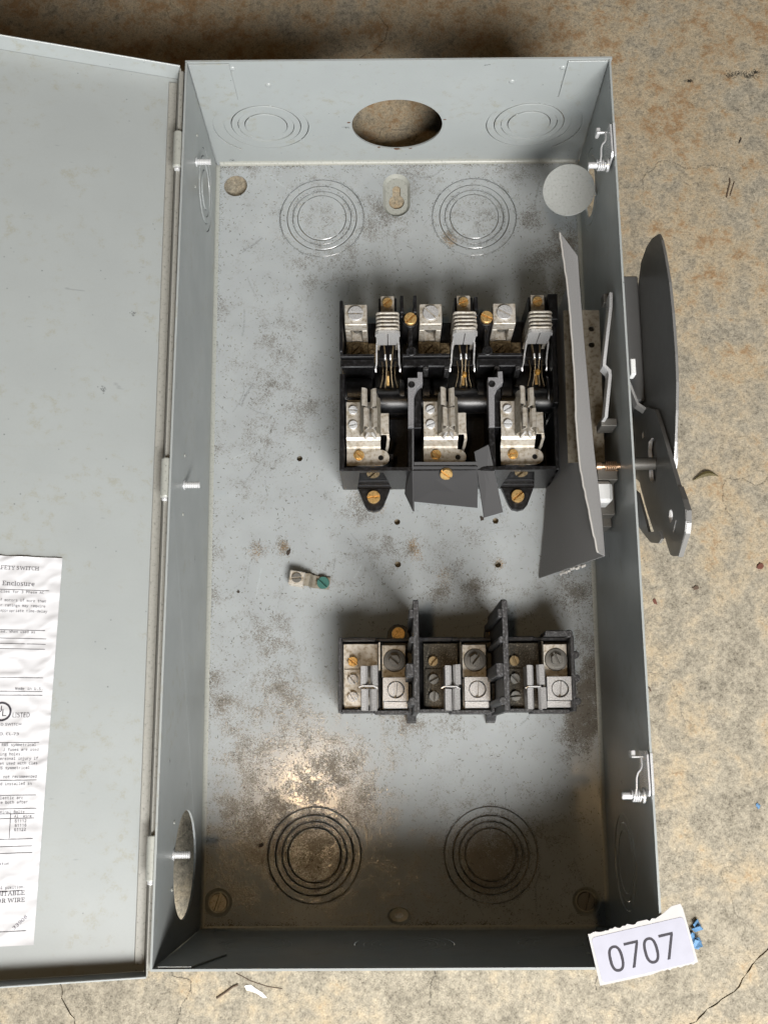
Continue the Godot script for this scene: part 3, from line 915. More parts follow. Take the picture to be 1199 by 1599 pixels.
	bx(s, face_mx * Vector3(34.7, -0.8, 2), Vector3(2, 1, 3), 0.2, face_mx)
	obj("knockout_ring", s, P, rk)
	var bd := node("bent_knockout_disc", e, Vector3(170, 97, -314) - O)
	tag(bd, "round disc bent inward from the upper right knockout")
	s = mb()
	var tilt := Basis(Vector3.BACK, 0.18) * Basis(Vector3.RIGHT, 0.22)
	lathe(s, [Vector2(0, 0.7), Vector2(25.4, 0.7), Vector2(25.9, 0.2), Vector2(25.9, -0.5), Vector2(25.4, -0.9), Vector2(0, -0.9)], Transform3D(tilt, Vector3.ZERO), 56)
	ribbon(s, [tilt * Vector3(23, 0, 1), Vector3(26.0, 2.0, 2), Vector3(28.0, -4, 2)], Vector3.BACK, 5.0, 1.2)
	obj("disc", s, M.dirty_paint_triplanar, bd)
	# tabs of the side walls folded over the end walls
	for sg in [-1.0, 1.0]:
		var cx := -136.5 if sg < 0.0 else 135.5
		var pts := [[sg * 197.3, 186.3], [sg * 159.0, 186.3], [sg * 158.6, 127.0]]
		for k in 17:
			var a := deg_to_rad(lerpf(114.0, 236.0, k / 16.0))
			pts.append([cx + 54.5 * cos(a) * -sg, 77.0 + 54.5 * sin(a)])
		pts.append([sg * 176.0, 8.0]); pts.append([sg * 198.5, 8.0])
		if sg > 0.0:
			for p in pts: p[0] = minf(p[0], 196.4)
		var poly := PackedVector2Array()
		for p in pts: poly.append(Vector2(p[0], p[1] - 2.0))
		var lean := Basis(Vector3.RIGHT, Vector3(0, 185.0, 2.7).normalized(), Vector3(0, -2.7, 185.0).normalized())
		s = mb()
		prism(s, poly, Transform3D(lean, Vector3(0, 2, top_z(2) + 0.35) - O), 1.3, 0.25)
		obj("corner_tab", s, P, e)
		var pts2 := [[sg * 196.0, 185.6], [sg * 170.0, 185.6], [sg * 150.0, 132.0], [sg * 176.0, 40.0], [sg * 180.0, 9.0], [sg * 193.0, 9.0]]
		s = mb()
		zprism(s, pts2, 398.3, 1.1, 0.0)
		obj("corner_tab", s, P, e, -O * 0.001)
	# rivet bumps
	for q in [[-157.0, 177.5], [155.7, 174.0], [-126, 150], [110, 152]]:
		s = mb()
		lathe(s, [Vector2(3.2, 0), Vector2(2.6, 0.8), Vector2(1.2, 1.3), Vector2(0, 1.4)], Transform3D(face_z, Vector3(q[0], q[1], top_z(q[1])) - O), 16)
		obj("rivet", s, P, e)
	# threaded studs on the hinge side
	for q in [[-333.0, 124.0], [-4.8, 132.0], [319.6, 126.0]]:
		var st := node("hinge_stud", e, Vector3(left_x(q[0], q[1]), q[1], q[0]) - O)
		s = mb()
		var prof := [Vector2(4.6, 0.0), Vector2(4.6, 0.8), Vector2(3.1, 0.9)]
		for k in 14: prof.append(Vector2(3.2 if k % 2 else 2.8, 1.4 + k * 0.9))
		prof.append(Vector2(2.6, 14.2)); prof.append(Vector2(0, 14.3))
		lathe(s, prof, Transform3D(face_x, Vector3.ZERO), 16)
		obj("stud", s, M.zinc, st)
		for dz in [-27.0, 28.0]:
			s = mb()
			lathe(s, [Vector2(1.7, 0), Vector2(1.3, 0.7), Vector2(0, 0.9)], Transform3D(face_x, Vector3(0.1, 3, dz)), 12)
			obj("weld_dot", s, M.worn_paint, st)
	# hinge knuckles along the left rim
	for q in [[-329.0, -293.5], [-16.0, 18.5], [299.0, 334.0]]:
		var hk := node("hinge_knuckle", e, Vector3(-204.6, 183.5, (q[0] + q[1]) * 0.5) - O)
		var l: float = (q[1] - q[0]) * 0.5
		s = mb()
		lathe(s, [Vector2(0, -l), Vector2(3.9, -l), Vector2(4.3, -l + 1), Vector2(4.3, l - 1), Vector2(3.9, l), Vector2(0, l)], Transform3D(Basis(Vector3.RIGHT, Vector3.BACK, Vector3.DOWN), Vector3.ZERO), 20)
		obj("barrel", s, M.worn_paint, hk)
		s = mb()
		lathe(s, [Vector2(0, l + 3.2), Vector2(2.4, l + 3.0), Vector2(2.8, l + 2.2), Vector2(2.8, l)], Transform3D(Basis(Vector3.RIGHT, Vector3.BACK, Vector3.DOWN) * Basis(Vector3.RIGHT, PI) * Basis(Vector3.RIGHT, PI), Vector3.ZERO), 16)
		obj("pin", s, M.zinc, hk)
	# cover catches on the right rim
	var latch := make_latch()
	latch.name = "cover_catch"
	e.add_child(latch, true)
	latch.position = (Vector3(188.9, 172, -298.3) - O) * 0.001
	var l2 := latch.duplicate()
	l2.name = "cover_catch"
	e.add_child(l2, true)
	l2.position = (Vector3(191.2, 172, 270.2) - O) * 0.001
	s = mb()
	bl(s, -206.4, -201.9, 170.0, 182.0, -394.0, 402.0, 0.6)
	obj("hinge_web", s, M.hinge_paint, e, -O * 0.001)
	build_door(e, O)

func make_latch() -> Node3D:
	# origin at the coil; the coil's axis is x, the arm runs towards -z
	var r := Node3D.new()
	var s := mb()
	xprism(s, [[-36, -14], [-36, 12], [-33, 15], [-4, 16.5], [0, 14], [2, -6], [-2, -12], [-10, -16]], 5.6, 1.6, 0.3)
	xprism(s, [[-34, 9], [-34, 16.2], [-1, 16.4], [-1, 10]], 8.0, 2.2, 0.5)
	obj("backplate", s, M.zinc, r)
	s = mb()
	lathe(s, [Vector2(0, -13.5), Vector2(2.6, -13.4), Vector2(3.1, -12.8), Vector2(3.1, 6.0)], Transform3D(Basis(Vector3.DOWN, Vector3.RIGHT, Vector3.BACK), Vector3.ZERO), 16)
	lathe(s, [Vector2(3.2, 3.4), Vector2(6.2, 3.4), Vector2(6.4, 4.6), Vector2(6.2, 5.4)], Transform3D(Basis(Vector3.DOWN, Vector3.RIGHT, Vector3.BACK), Vector3.ZERO), 20)
	obj("pin", s, M.zinc, r)
	s = mb()
	var path := []
	for k in 73:
		var a := PI * 0.5 + TAU * 4.0 * k / 72.0
		path.append(Vector3(-5.5 + 7.2 * k / 72.0, 4.6 * sin(a), 4.6 * cos(a)))
	tube(s, path, 0.85, 7)
	tube(s, [Vector3(-3.0, 5.2, -1), Vector3(-2.0, 5.5, -6), Vector3(-1.6, 5.5, -14), Vector3(-0.4, 5.5, -18), Vector3(2.2, 5.5, -21), Vector3(3.4, 5.5, -24), Vector3(3.3, 5.0, -30)], 0.9, 7)
	obj("spring", s, M.zinc, r)
	s = mb()
	bl(s, -4.6, 5.2, 2.5, 5.2, -31.8, -30.2, 0.3)
	bl(s, -4.6, -1.2, -6, 4.2, -36.5, -30.6, 0.5)
	obj("hook", s, M.zinc, r)
	return r

func door_point(sd: float, up: float, z: float) -> Vector3:
	# sd: distance from the hinge line across the door, up: height above the door's sheet
	var d := Vector3(-cos(DOOR_ANGLE), sin(DOOR_ANGLE), 0)
	var n := Vector3(sin(DOOR_ANGLE), cos(DOOR_ANGLE), 0)
	return Vector3(-204.0, 187.0, z) + d * sd + n * (up - DOOR_DEPTH)

func build_door(e: Node, O: Vector3) -> void:
	var dn := node("door", e, Vector3(-204, 187, 5) - O)
	tag(dn, "pale grey door panel with turned-up rim and a paper label")
	var o := Vector3(-204, 187, 5)
	var b := Basis(Vector3(cos(DOOR_ANGLE), -sin(DOOR_ANGLE), 0), Vector3(sin(DOOR_ANGLE), cos(DOOR_ANGLE), 0), Vector3.BACK)
	var slab := func(s0, s1, u0, u1, z0, z1, m, called, bev):
		var s := mb()
		var c := (door_point(s0, u0, z0) + door_point(s1, u1, z1)) * 0.5 - o
		bx(s, c, Vector3(absf(s1 - s0), absf(u1 - u0), absf(z1 - z0)), bev, b)
		obj(called, s, m, dn)
	slab.call(0.6, 398.0, -1.6, 0.0, -395.0, 405.0, M.paint, "panel", 0.2)
	slab.call(0.5, 400.0, -1.7, 21.0, -396.8, -395.2, M.paint, "flange", 0.5)
	slab.call(0.5, 400.0, -1.7, 21.0, 405.2, 406.8, M.paint, "flange", 0.5)
	slab.call(398.2, 400.0, -1.7, 21.0, -395.1, 405.1, M.paint, "flange", 0.5)
	slab.call(-0.9, 0.5, -1.7, 17.0, -396.0, 406.0, M.hinge_paint, "hinge_leaf", 0.3)
	slab.call(0.7, 8.5, 0.1, 1.6, -390.0, 400.0, M.hinge_paint, "hinge_strip", 0.5)

# ------------------------------------------------------------------ label on the door
var crease := FastNoiseLite.new()
var crease2 := FastNoiseLite.new()
func label_up(sd: float, z: float) -> float:
	var fold: float = 1.0 - absf(crease.get_noise_2d(sd * 0.8 + z * 0.35, z * 1.7 - sd * 0.3)) * 2.0
	fold = maxf(fold, 0.0)
	return 0.8 + 1.9 * fold * fold * (0.4 + 0.6 * maxf(0.0, crease2.get_noise_2d(sd, z) + 0.45)) + 0.35 * crease2.get_noise_2d(sd * 2.0 + 300.0, z * 2.0)

func label_at(sd: float, z: float, lift := 0.0) -> Vector3:
	return door_point(sd, label_up(sd, z) + lift, z)

func text_arrays(txt: String, font: Font, cap: float, width := 0.0) -> PackedVector3Array:
	var t := TextMesh.new()
	t.font = font
	t.text = txt
	t.font_size = 48
	t.pixel_size = 0.01
	t.depth = 0.0
	t.curve_step = 1.2
	var arr := t.surface_get_arrays(0)
	var v: PackedVector3Array = arr[Mesh.ARRAY_VERTEX]
	var ix = arr[Mesh.ARRAY_INDEX]
	var out := PackedVector3Array()
	if ix != null and ix.size():
		for i in ix: out.append(v[i])
	else:
		out = v
	var lo := Vector3(1e9, 1e9, 0); var hi := Vector3(-1e9, -1e9, 0)
	for p in out:
		lo = lo.min(p); hi = hi.max(p)
	# letters of font size 48 have capitals 0.714 em high
	var k := cap / (48.0 * 0.01 * 0.714)
	var kx := k if width <= 0.0 else width / maxf(hi.x - lo.x, 0.0001)
	# the base line: the foot of a capital H in the same setting
	t.text = "H"
	var base := 1e9
	for p in t.surface_get_arrays(0)[Mesh.ARRAY_VERTEX]: base = minf(base, p.y)
	for i in out.size():
		out[i] = Vector3((out[i].x - hi.x) * kx, (out[i].y - base) * k, 0)
	return out

func build_label() -> void:
	crease.seed = 4; crease.frequency = 0.021; crease.fractal_octaves = 3
	crease2.seed = 9; crease2.frequency = 0.03
	var o := door_point(140, 0, 226)
	var r := node("instruction_label", self, o)
	tag(r, "white crumpled paper label with printed text stuck inside the door", "label")
	var s := mb()
	var nu := 60; var nv := 150
	var pos := func(i: int, j: int) -> Vector3:
		var t := float(j) / nv
		var z := lerpf(72.7, 380.2, t)
		var s0 := lerpf(81.2, 86.5, t)
		var sd := lerpf(s0, 210.0, float(i) / nu)
		return (label_at(sd, z) - o) * 0.001
	for i in nu:
		for j in nv:
			face_out(s, [pos.call(i, j), pos.call(i + 1, j), pos.call(i + 1, j + 1), pos.call(i, j + 1)], Vector3(0, -10, 0))
	s.index()
	s.generate_normals()
	obj("sheet", s, M.paper, r)
	# lines of print: text, right end (distance from the hinge), z of the base line, capital height, font, width
	var lines := [
		["SAFETY SWITCH", 61, 889, 3.0, font_serif, 41], ["Enclosure", 54, 914, 3.6, font_serif, 29],
		["Supplies for 3 Phase AC", 69, 925.5, 2.0, font_mono, 47], ["if motors of more than", 72, 939, 2.1, font_mono, 43], ["or ratings may require", 71, 947, 2.1, font_mono, 42], ["appropriate time-delay", 74, 955, 2.1, font_mono, 42],
		["fused. When used as", 55, 988, 2.0, font_mono, 36], ["Made in U.S.", 67, 1077, 2.0, font_mono, 24],
		["LISTED", 47, 1120, 3.7, font_sans, 15], ["ENCLOSED SWITCH", 34, 1133, 2.0, font_sans, 35], ["NO. CL-73", 30, 1148, 2.0, font_sans, 20],
		["RMS symmetrical", 57, 1165, 2.1, font_mono, 30], ["J fuses are used", 61, 1172.5, 2.1, font_mono, 31], ["mounting holes.", 35, 1179.5, 2.1, font_mono, 29], ["personal injury if", 60, 1186.5, 2.1, font_mono, 35], ["when used with Clas", 59, 1194, 2.1, font_mono, 37], ["RMS symmetrical", 47, 1201, 2.1, font_mono, 29],
		["not recommended", 58, 1215, 2.1, font_mono, 29], ["and installed in", 50, 1226, 2.1, font_mono, 31], ["plastic arc", 37, 1248, 2.1, font_mono, 22], ["replace both after", 44, 1255, 2.1, font_mono, 35],
		["Terminal Bolts", 39, 1270, 2.0, font_mono, 27], ["Al  Wire", 50, 1277, 2.0, font_mono, 15], ["61112", 42, 1284.5, 2.2, font_mono, 10], ["61116", 42, 1291.5, 2.2, font_mono, 10], ["61122", 41, 1298, 2.2, font_mono, 10],
		["aton", 15, 1350.5, 2.0, font_mono, 8.5], ["vertical position.", 39, 1388, 2.0, font_mono, 34], ["SUITABLE", 39, 1398.5, 3.1, font_serif, 27], ["FOR WIRE", 39, 1409.5, 3.1, font_serif, 27]]
	for l in lines:
		print_line(r, o, l[0], label_s(l[1], l[2]), label_z(l[2]), l[3], l[4], l[5] * 0.875, 0.0, M.ink)
	print_line(r, o, "33906", label_s(44, 1434), label_z(1434), 2.6, font_sans, 13.0, 0.75, M.faded_ink)
	# ruled lines: y and right end in the same measure, weight
	for q in [[920, 77], [983, 71], [996, 73], [1004.5, 72], [1012.5, 71], [1057.5, 68], [1079, 67], [1085, 67], [1159, 62], [1218, 58], [1241.5, 57], [1262.5, 58], [1270.5, 55], [1277.8, 54], [1310, 52], [1321.5, 51], [1332, 51], [1391, 35], [1454.5, 41]]:
		rule(r, o, label_s(q[1], q[0]), 205.0, label_z(q[0]), 0.42)
	s = mb()
	for k in 10:      # upright rule of the small table
		var z0 := lerpf(label_z(1271), label_z(1309), k / 10.0); var z1 := lerpf(label_z(1271), label_z(1309), (k + 1) / 10.0)
		var x0 := label_s(17, 1290)
		face_out(s, [(label_at(x0, z0, 0.22) - o) * 0.001, (label_at(x0 + 0.5, z0, 0.22) - o) * 0.001, (label_at(x0 + 0.5, z1, 0.22) - o) * 0.001, (label_at(x0, z1, 0.22) - o) * 0.001], Vector3(0, -10, 0))
	obj("ruled_line", s, M.ink, r)
	# ring mark with two letters
	s = mb()
	var cs := label_s(3.5, 1111); var cz := label_z(1111)
	for k in 40:
		var a := TAU * k / 40.0; var b := TAU * (k + 1) / 40.0
		var pt := func(ang: float, rad: float) -> Vector3: return (label_at(cs - rad * cos(ang), cz + rad * sin(ang), 0.25) - o) * 0.001
		face_out(s, [pt.call(a, 6.2), pt.call(b, 6.2), pt.call(b, 7.8), pt.call(a, 7.8)], Vector3(0, -10, 0))
	obj("listing_mark", s, M.ink, r)
	print_line(r, o, "U", cs - 0.1, cz + 0.6, 5.2, font_sans, 3.6, 0.0, M.ink)
	print_line(r, o, "L", cs - 3.9, cz + 3.6, 5.2, font_sans, 3.2, 0.0, M.ink)

# positions on the label measured along its rows
func label_s(col: float, row: float) -> float:
	return 131.4 - (row - 866.0) / 612.0 * 19.7 - col * lerpf(0.512, 0.476, (row - 872.0) / 603.0)
func label_z(row: float) -> float:
	return 71.7 + (row - 866.0) / 612.0 * 308.5 * (1.0 + 0.068 * (1.0 - (row - 866.0) / 612.0))

func print_line(r: Node, o: Vector3, txt: String, right_s: float, z: float, cap: float, font: Font, width: float, turn: float, m: Material) -> void:
	var v := text_arrays(txt, font, cap, width)
	var s := mb()
	for k in range(0, v.size(), 3):
		var q := []
		for e in 3:
			var p := v[k + e]
			var c := cos(turn); var sn := sin(turn)
			q.append((label_at(right_s - (p.x * c - p.y * sn), z - (p.x * sn + p.y * c), 0.34) - o) * 0.001)
		if (q[1] - q[0]).cross(q[2] - q[0]).length() < 1e-12: continue
		face_out(s, q, Vector3(0, -10, 0))
	obj("printed_line", s, m, r)

func rule(r: Node, o: Vector3, s0: float, s1: float, z: float, w: float) -> void:
	var s := mb()
	for k in 40:
		var a := lerpf(s0, s1, k / 40.0); var b := lerpf(s0, s1, (k + 1) / 40.0)
		face_out(s, [(label_at(a, z, 0.22) - o) * 0.001, (label_at(b, z, 0.22) - o) * 0.001, (label_at(b, z + w, 0.22) - o) * 0.001, (label_at(a, z + w, 0.22) - o) * 0.001], Vector3(0, -10, 0))
	obj("ruled_line", s, M.ink, r)

func build_tag() -> void:
	var o := Vector3(183, 188.9, 387)
	var r := node("number_tag", self, o)
	tag(r, "white torn tag with the number 0707 on the box's lower right corner", "tag")
	var u := Vector2(76.5, -16.3).normalized(); var w := Vector2(-u.y, u.x)     # along and across the tag, in (x, z)
	var to := func(a: float, b: float) -> Array:
		var p := Vector2(142.5, 375.0) + u * a + w * b - Vector2(o.x, o.z)
		return [p.x, p.y]
	var rng := RandomNumberGenerator.new(); rng.seed = 8
	var pts := []
	for k in 27: pts.append(to.call(k * 2.0, rng.randf_range(-0.9, 0.9)))
	pts.append(to.call(55.0, 0.0)); pts.append(to.call(62.0, -2.5)); pts.append(to.call(69.5, -6.2)); pts.append(to.call(77.0, -6.6)); pts.append(to.call(78.0, -3.0))
	pts.append(to.call(78.6, 18.0)); pts.append(to.call(78.9, 38.5))
	for k in 14: pts.append(to.call(77.0 - k * 2.1, 39.0 + rng.randf_range(-0.7, 0.7)))
	pts.append(to.call(40.0, 39.6)); pts.append(to.call(-0.4, 38.9)); pts.append(to.call(-0.2, 18.0))
	var s := mb()
	hprism(s, pts, 0.0, 0.35, 0.05)
	obj("backing", s, M.tag_paper, r)
	pts = []
	for q in [[73.6, 6.2, -90, 0], [73.9, 34.6, 0, 90], [5.0, 34.6, 90, 180], [4.6, 6.2, 180, 270]]:
		for k in 7:
			var a := deg_to_rad(lerpf(q[2], q[3], k / 6.0))
			pts.append(to.call(q[0] + 3.0 * cos(a), q[1] + 3.0 * sin(a)))
	s = mb()
	hprism(s, pts, 0.4, 0.62, 0.08)
	obj("sticker", s, M.sticker, r)
	var x := 11.2
	for ch in ["0", "7", "0", "7"]:
		var v := text_arrays(ch, font_sans, 19.4, 11.6)
		s = mb()
		for k in range(0, v.size(), 3):
			var q := []
			for e in 3:
				var p = to.call(x + 11.6 + v[k + e].x, 31.6 - v[k + e].y)
				q.append(V(p[0], 0.74, p[1]))
			if (q[1] - q[0]).cross(q[2] - q[0]).length() < 1e-12: continue
			face_out(s, q, Vector3(0, -10, 0))
		obj("digit", s, M.ink, r)
		x += 14.1

# ------------------------------------------------------------------ the switch
var screws := {}
func make_screws() -> void:
	screws.small = screw_mesh(4.3, 3.0, 1.5, false, 0.2)
	screws.brass = screw_mesh(4.8, 3.4, 1.6, false, 0.2)
	screws.brass_hex = screw_mesh(4.3, 3.8, 1.5, true, 0.3)
	screws.mount = screw_mesh(6.6, 4.0, 2.0, false, 0.25)
	screws.set = screw_mesh(7.6, 3.6, 1.9, false, 0.2)
	screws.bolt = screw_mesh(5.8, 4.4, 1.7, true, 0.3)
	screws.dish = screw_mesh(8.6, 3.6, 2.6, false, 0.3)
	var s := mb()
	lathe(s, [Vector2(5.0, 0.0), Vector2(10.6, 0.0), Vector2(11.0, 0.5), Vector2(10.4, 1.6), Vector2(6.0, 2.4), Vector2(0, 2.4)], Transform3D(), 32)
	screws.washer = s.commit()

func build_switch() -> void:
	var o := Vector3(45, 2, -112)
	var r := node("disconnect_switch", self, o)
	tag(r, "black three-pole switch base with silver jaws and brass screws in the box's upper half", "switch")
	var B: Material = M.black_plastic
	var L := -o * 0.001
	# moulded base: trays, walls, dividers
	var s := mb()
	bl(s, -58.6, 151.0, 2, 12, -200, -31, 1.0)
	bl(s, -57.0, 150.0, 12, 34, -200, -152, 1.0)
	bl(s, -57.0, 150.0, 12, 20, -100, -34, 1.0)
	obj("base_tray", s, B, r, L)
	s = mb()
	bl(s, -59.4, -56.2, 2.5, 86, -203, -149, 0.8)
	bl(s, -59.2, -54.6, 2.5, 82, -128, -30, 0.6)
	obj("side_wall", s, B, r, L)
	s = mb()
	bl(s, 148.6, 152.0, 2.5, 82, -90, -29.5, 0.6)
	bl(s, 146.5, 156.0, 12, 86, -208, -181, 0.6)
	bl(s, 151.0, 155.5, 12, 70, -181, -100, 0.6)
	obj("side_wall", s, B, r, L)
	# front wall with two pockets for the mounting screws
	s = mb()
	var pocket := func(x: float) -> PackedVector2Array: return PackedVector2Array([Vector2(x - 13, 74), Vector2(x + 10, 74), Vector2(x + 18, 7), Vector2(x - 17, 7)])
	sheet(s, -59.0, 151.8, 2.5, 81.5, [pocket.call(-27.0), pocket.call(119.0)], func(u, v): return Vector3(u, v, -29.5), Vector3.BACK, 3.4)
	obj("front_wall", s, B, r, L)
	for x in [-27.5, 119.5]:
		s = mb()
		bl(s, x - 20, x + 20, 12, 60, -52, -46, 0.4)
		ribbon(s, [Vector3(x, 56, -45.0), Vector3(x, 34, -33.4)], Vector3.RIGHT, 34.0, 3.0)
		obj("screw_pocket", s, B, r, L)
		inst("screw", screws.mount, M.dull_bronze, r, put(o, Vector3(x, 46.0, -38.2), 0.9, Basis(Vector3.RIGHT, 1.05)))
		# foot with the brass mounting screw
		s = mb()
		hprism(s, [[x - 16, -29.0], [x + 17, -29.0], [x + 10, -11], [x + 6, -6.5], [x, -5], [x - 6, -6.5], [x - 9, -11]], 2.2, 9.5, 0.8)
		obj("foot", s, B, r, L)
		inst("screw", screws.mount, M.brass, r, put(o, Vector3(x, 9.5, -19.5), 0.1 if x < 0 else 0.7))
	# dividers, worn grey on top
	for q in [[10.6, 0.0], [88.8, 1.0]]:
		var x: float = q[0]
		s = mb()
		bl(s, x - 3.4, x + 2.4, 12, 80, -74, -33.2, 0.5)
		bl(s, x - 2.8, x + 10.0, 12, 74, -126, -74, 0.6)
		obj("divider", s, B, r, L)
		s = mb()
		hprism(s, [[x - 3.3, -122], [x + 6.2, -122], [x + 6.2, -128], [x + 11.0, -128], [x + 11.2, -117], [x + 6.0, -112], [x + 2.6, -104], [x + 2.0, -72], [x - 3.5, -72]], 70, 85, 0.6)
		hprism(s, [[x + 3.0, -103], [x + 9.0, -110], [x + 9.2, -86], [x + 7.0, -80], [x + 3.0, -80]], 50, 70, 0.6)
		obj("divider_cap", s, M.worn_plastic, r, L)
		s = mb()
		lathe(s, [Vector2(3.4, 0), Vector2(3.2, 0.5), Vector2(0, 0.5)], Transform3D(Basis(), Vector3(x + 0.3, 85, -115)), 20)
		obj("hole_dark_disc", s, B, r, L)  # thin black disc on the cap, painting in a hole's darkness
	# bosses with brass screws, ribs and prongs between the line terminals
	for q in [[10.6, -184.0, 0.75], [86.0, -185.0, -0.45]]:
		var x: float = q[0]
		s = mb()
		lathe(s, [Vector2(8.2, 20), Vector2(8.2, 80), Vector2(7.4, 81), Vector2(0, 81)], Transform3D(Basis(), Vector3(x, 0, q[1])), 28)
		bl(s, x - 2.0, x + 2.0, 20, 76, q[1] + 7.0, -150.0, 0.5)
		lathe(s, [Vector2(5.0, 20), Vector2(5.0, 76.5), Vector2(4.2, 77.2), Vector2(2.6, 77.2), Vector2(2.4, 76.4), Vector2(0, 76.4)], Transform3D(Basis(), Vector3(x + 0.5, 0, -152.5)), 20)
		obj("boss", s, B, r, L)
		inst("screw", screws.brass if false else screw_mesh(6.2, 3.8, 1.8, false, 0.25), M.brass, r, put(o, Vector3(x, 81, q[1]), q[2]))
	for q in [[0.6, 3.8, 85, -208, -190], [13.6, 16.8, 85, -208, -190], [0.8, 16.6, 80, -189.8, -187], [73.5, 77.5, 85, -206, -186]]:
		s = mb()
		bl(s, q[0], q[1], 20, q[2], q[3], q[4], 0.5)
		obj("guide_prong", s, B, r, L)
	# beam in front of the line terminals
	for q in [[-59.2, -25.5], [2.5, 49.5], [77.5, 121.5]]:
		s = mb()
		bl(s, q[0], q[1], 12, 75, -150.5, -147.5, 0.5)
		bl(s, q[0], q[1], 12, 70, -147.4, -138.5, 1.2)
		obj("beam", s, B, r, L)
	for q in [[25.5, -139], [46.5, -139], [96, -139], [117, -139]]:
		s = mb()
		bl(s, q[0] - 2.6, q[0] + 2.6, 46, 71.5, q[1] + 0.6, q[1] + 4.5, 0.5)
		obj("stop_tab", s, M.grey_plastic, r, L)
	# rotor shaft with collars
	var along := Basis(Vector3.DOWN, Vector3.RIGHT, Vector3.BACK)
	s = mb()
	lathe(s, [Vector2(0, -56), Vector2(13, -55.5), Vector2(13, 155), Vector2(0, 156)], Transform3D(along, Vector3(0, 48, -110)), 40)
	obj("rotor_shaft", s, M.gloss_black, r, L)
	for q in [[-55.8, -27.5, 17.5], [-1.0, 5.0, 16.0], [22.0, 30.0, 16.5], [33.0, 48.0, 15.5], [77.0, 84.0, 15.5], [100.5, 112.0, 16.5], [146.0, 149.0, 18.0], [152.0, 157.5, 17.0]]:
		s = mb()
		lathe(s, [Vector2(12, q[0]), Vector2(q[2] - 0.8, q[0]), Vector2(q[2], q[0] + 0.8), Vector2(q[2], q[1] - 0.8), Vector2(q[2] - 0.8, q[1]), Vector2(12, q[1])], Transform3D(along, Vector3(0, 46, -117)), 36)
		obj("rotor_collar", s, M.gloss_black, r, L)
	# line side: box lugs, arc chutes, fixed jaws
	var lug := make_line_lug()
	var lugs := [[-43.3, 0.0], [30.4, -0.75], [103.0, -0.5]]
	for i in 3:
		var g: Node3D = lug if i == 0 else lug.duplicate()
		g.name = "line_lug"
		r.add_child(g, true)
		g.position = (Vector3(lugs[i][0], 34, -186.5) - o) * 0.001
		g.get_node("set_screw").rotation.y = lugs[i][1]
	var chute := make_chute()
	var cx := [-12.0, 63.3, 136.3]
	for i in 3:
		var c: Node3D = chute if i == 0 else chute.duplicate()
		c.name = "arc_chute"
		r.add_child(c, true)
		c.position = (Vector3(cx[i], 0, 0) - o) * 0.001
		c.get_node("screw").rotation.y = [0.75, 0.35, 0.3][i]
		jitter(c, 100 + i)
	s = mb()
	for i in 3:
		pass
	for i in [1, 2]:
		s = mb()
		lathe(s, [Vector2(0, -4.5), Vector2(2.2, -3), Vector2(3.0 if i == 2 else 2.4, 0), Vector2(2.0, 3), Vector2(0, 4.4)], Transform3D(Basis(Vector3.RIGHT, 0.9), Vector3(cx[i] + 0.8, 62, -131.0 - i * 2.0)), 12)
		obj("grease_blob", s, M.grease, r, L)
	# load side: stepped terminals with jaws
	var terminal := make_load_terminal()
	for i in 3:
		var t: Node3D = terminal if i == 0 else terminal.duplicate()
		t.name = "load_terminal"
		r.add_child(t, true)
		t.position = (Vector3([-52.7, 22.4, 97.4][i], 0, 0) - o) * 0.001
		jitter(t, 200 + i)
		t.get_node("brass_screw").rotation.y = [-0.75, -0.8, 0.25][i]
		var k := 0
		for c in t.get_children():
			if c.name.begins_with("screw"):
				c.rotation.y = [[-0.1, 0.25], [0.5, 0.35], [0.55, -0.05]][i][k]
				k += 1

# bend and shift the springy leaves of one set a little, as years of use do
func jitter(t: Node3D, sd: int) -> void:
	var rng := RandomNumberGenerator.new(); rng.seed = sd
	for c in t.get_children():
		var nm := String(c.name)
		if nm.begins_with("jaw_leaf") or nm.begins_with("clip_leaf") or nm.begins_with("clip_spring") or nm.begins_with("contact_finger"):
			c.position += V(rng.randf_range(-0.5, 0.5), rng.randf_range(-0.3, 0.3), rng.randf_range(-0.9, 0.9))
			c.rotation = Vector3(rng.randf_range(-0.006, 0.006), rng.randf_range(-0.006, 0.006), rng.randf_range(-0.010, 0.010))
		elif nm.begins_with("arc_plate"):
			c.position += V(rng.randf_range(-0.4, 0.4), rng.randf_range(-0.4, 0.4), 0)

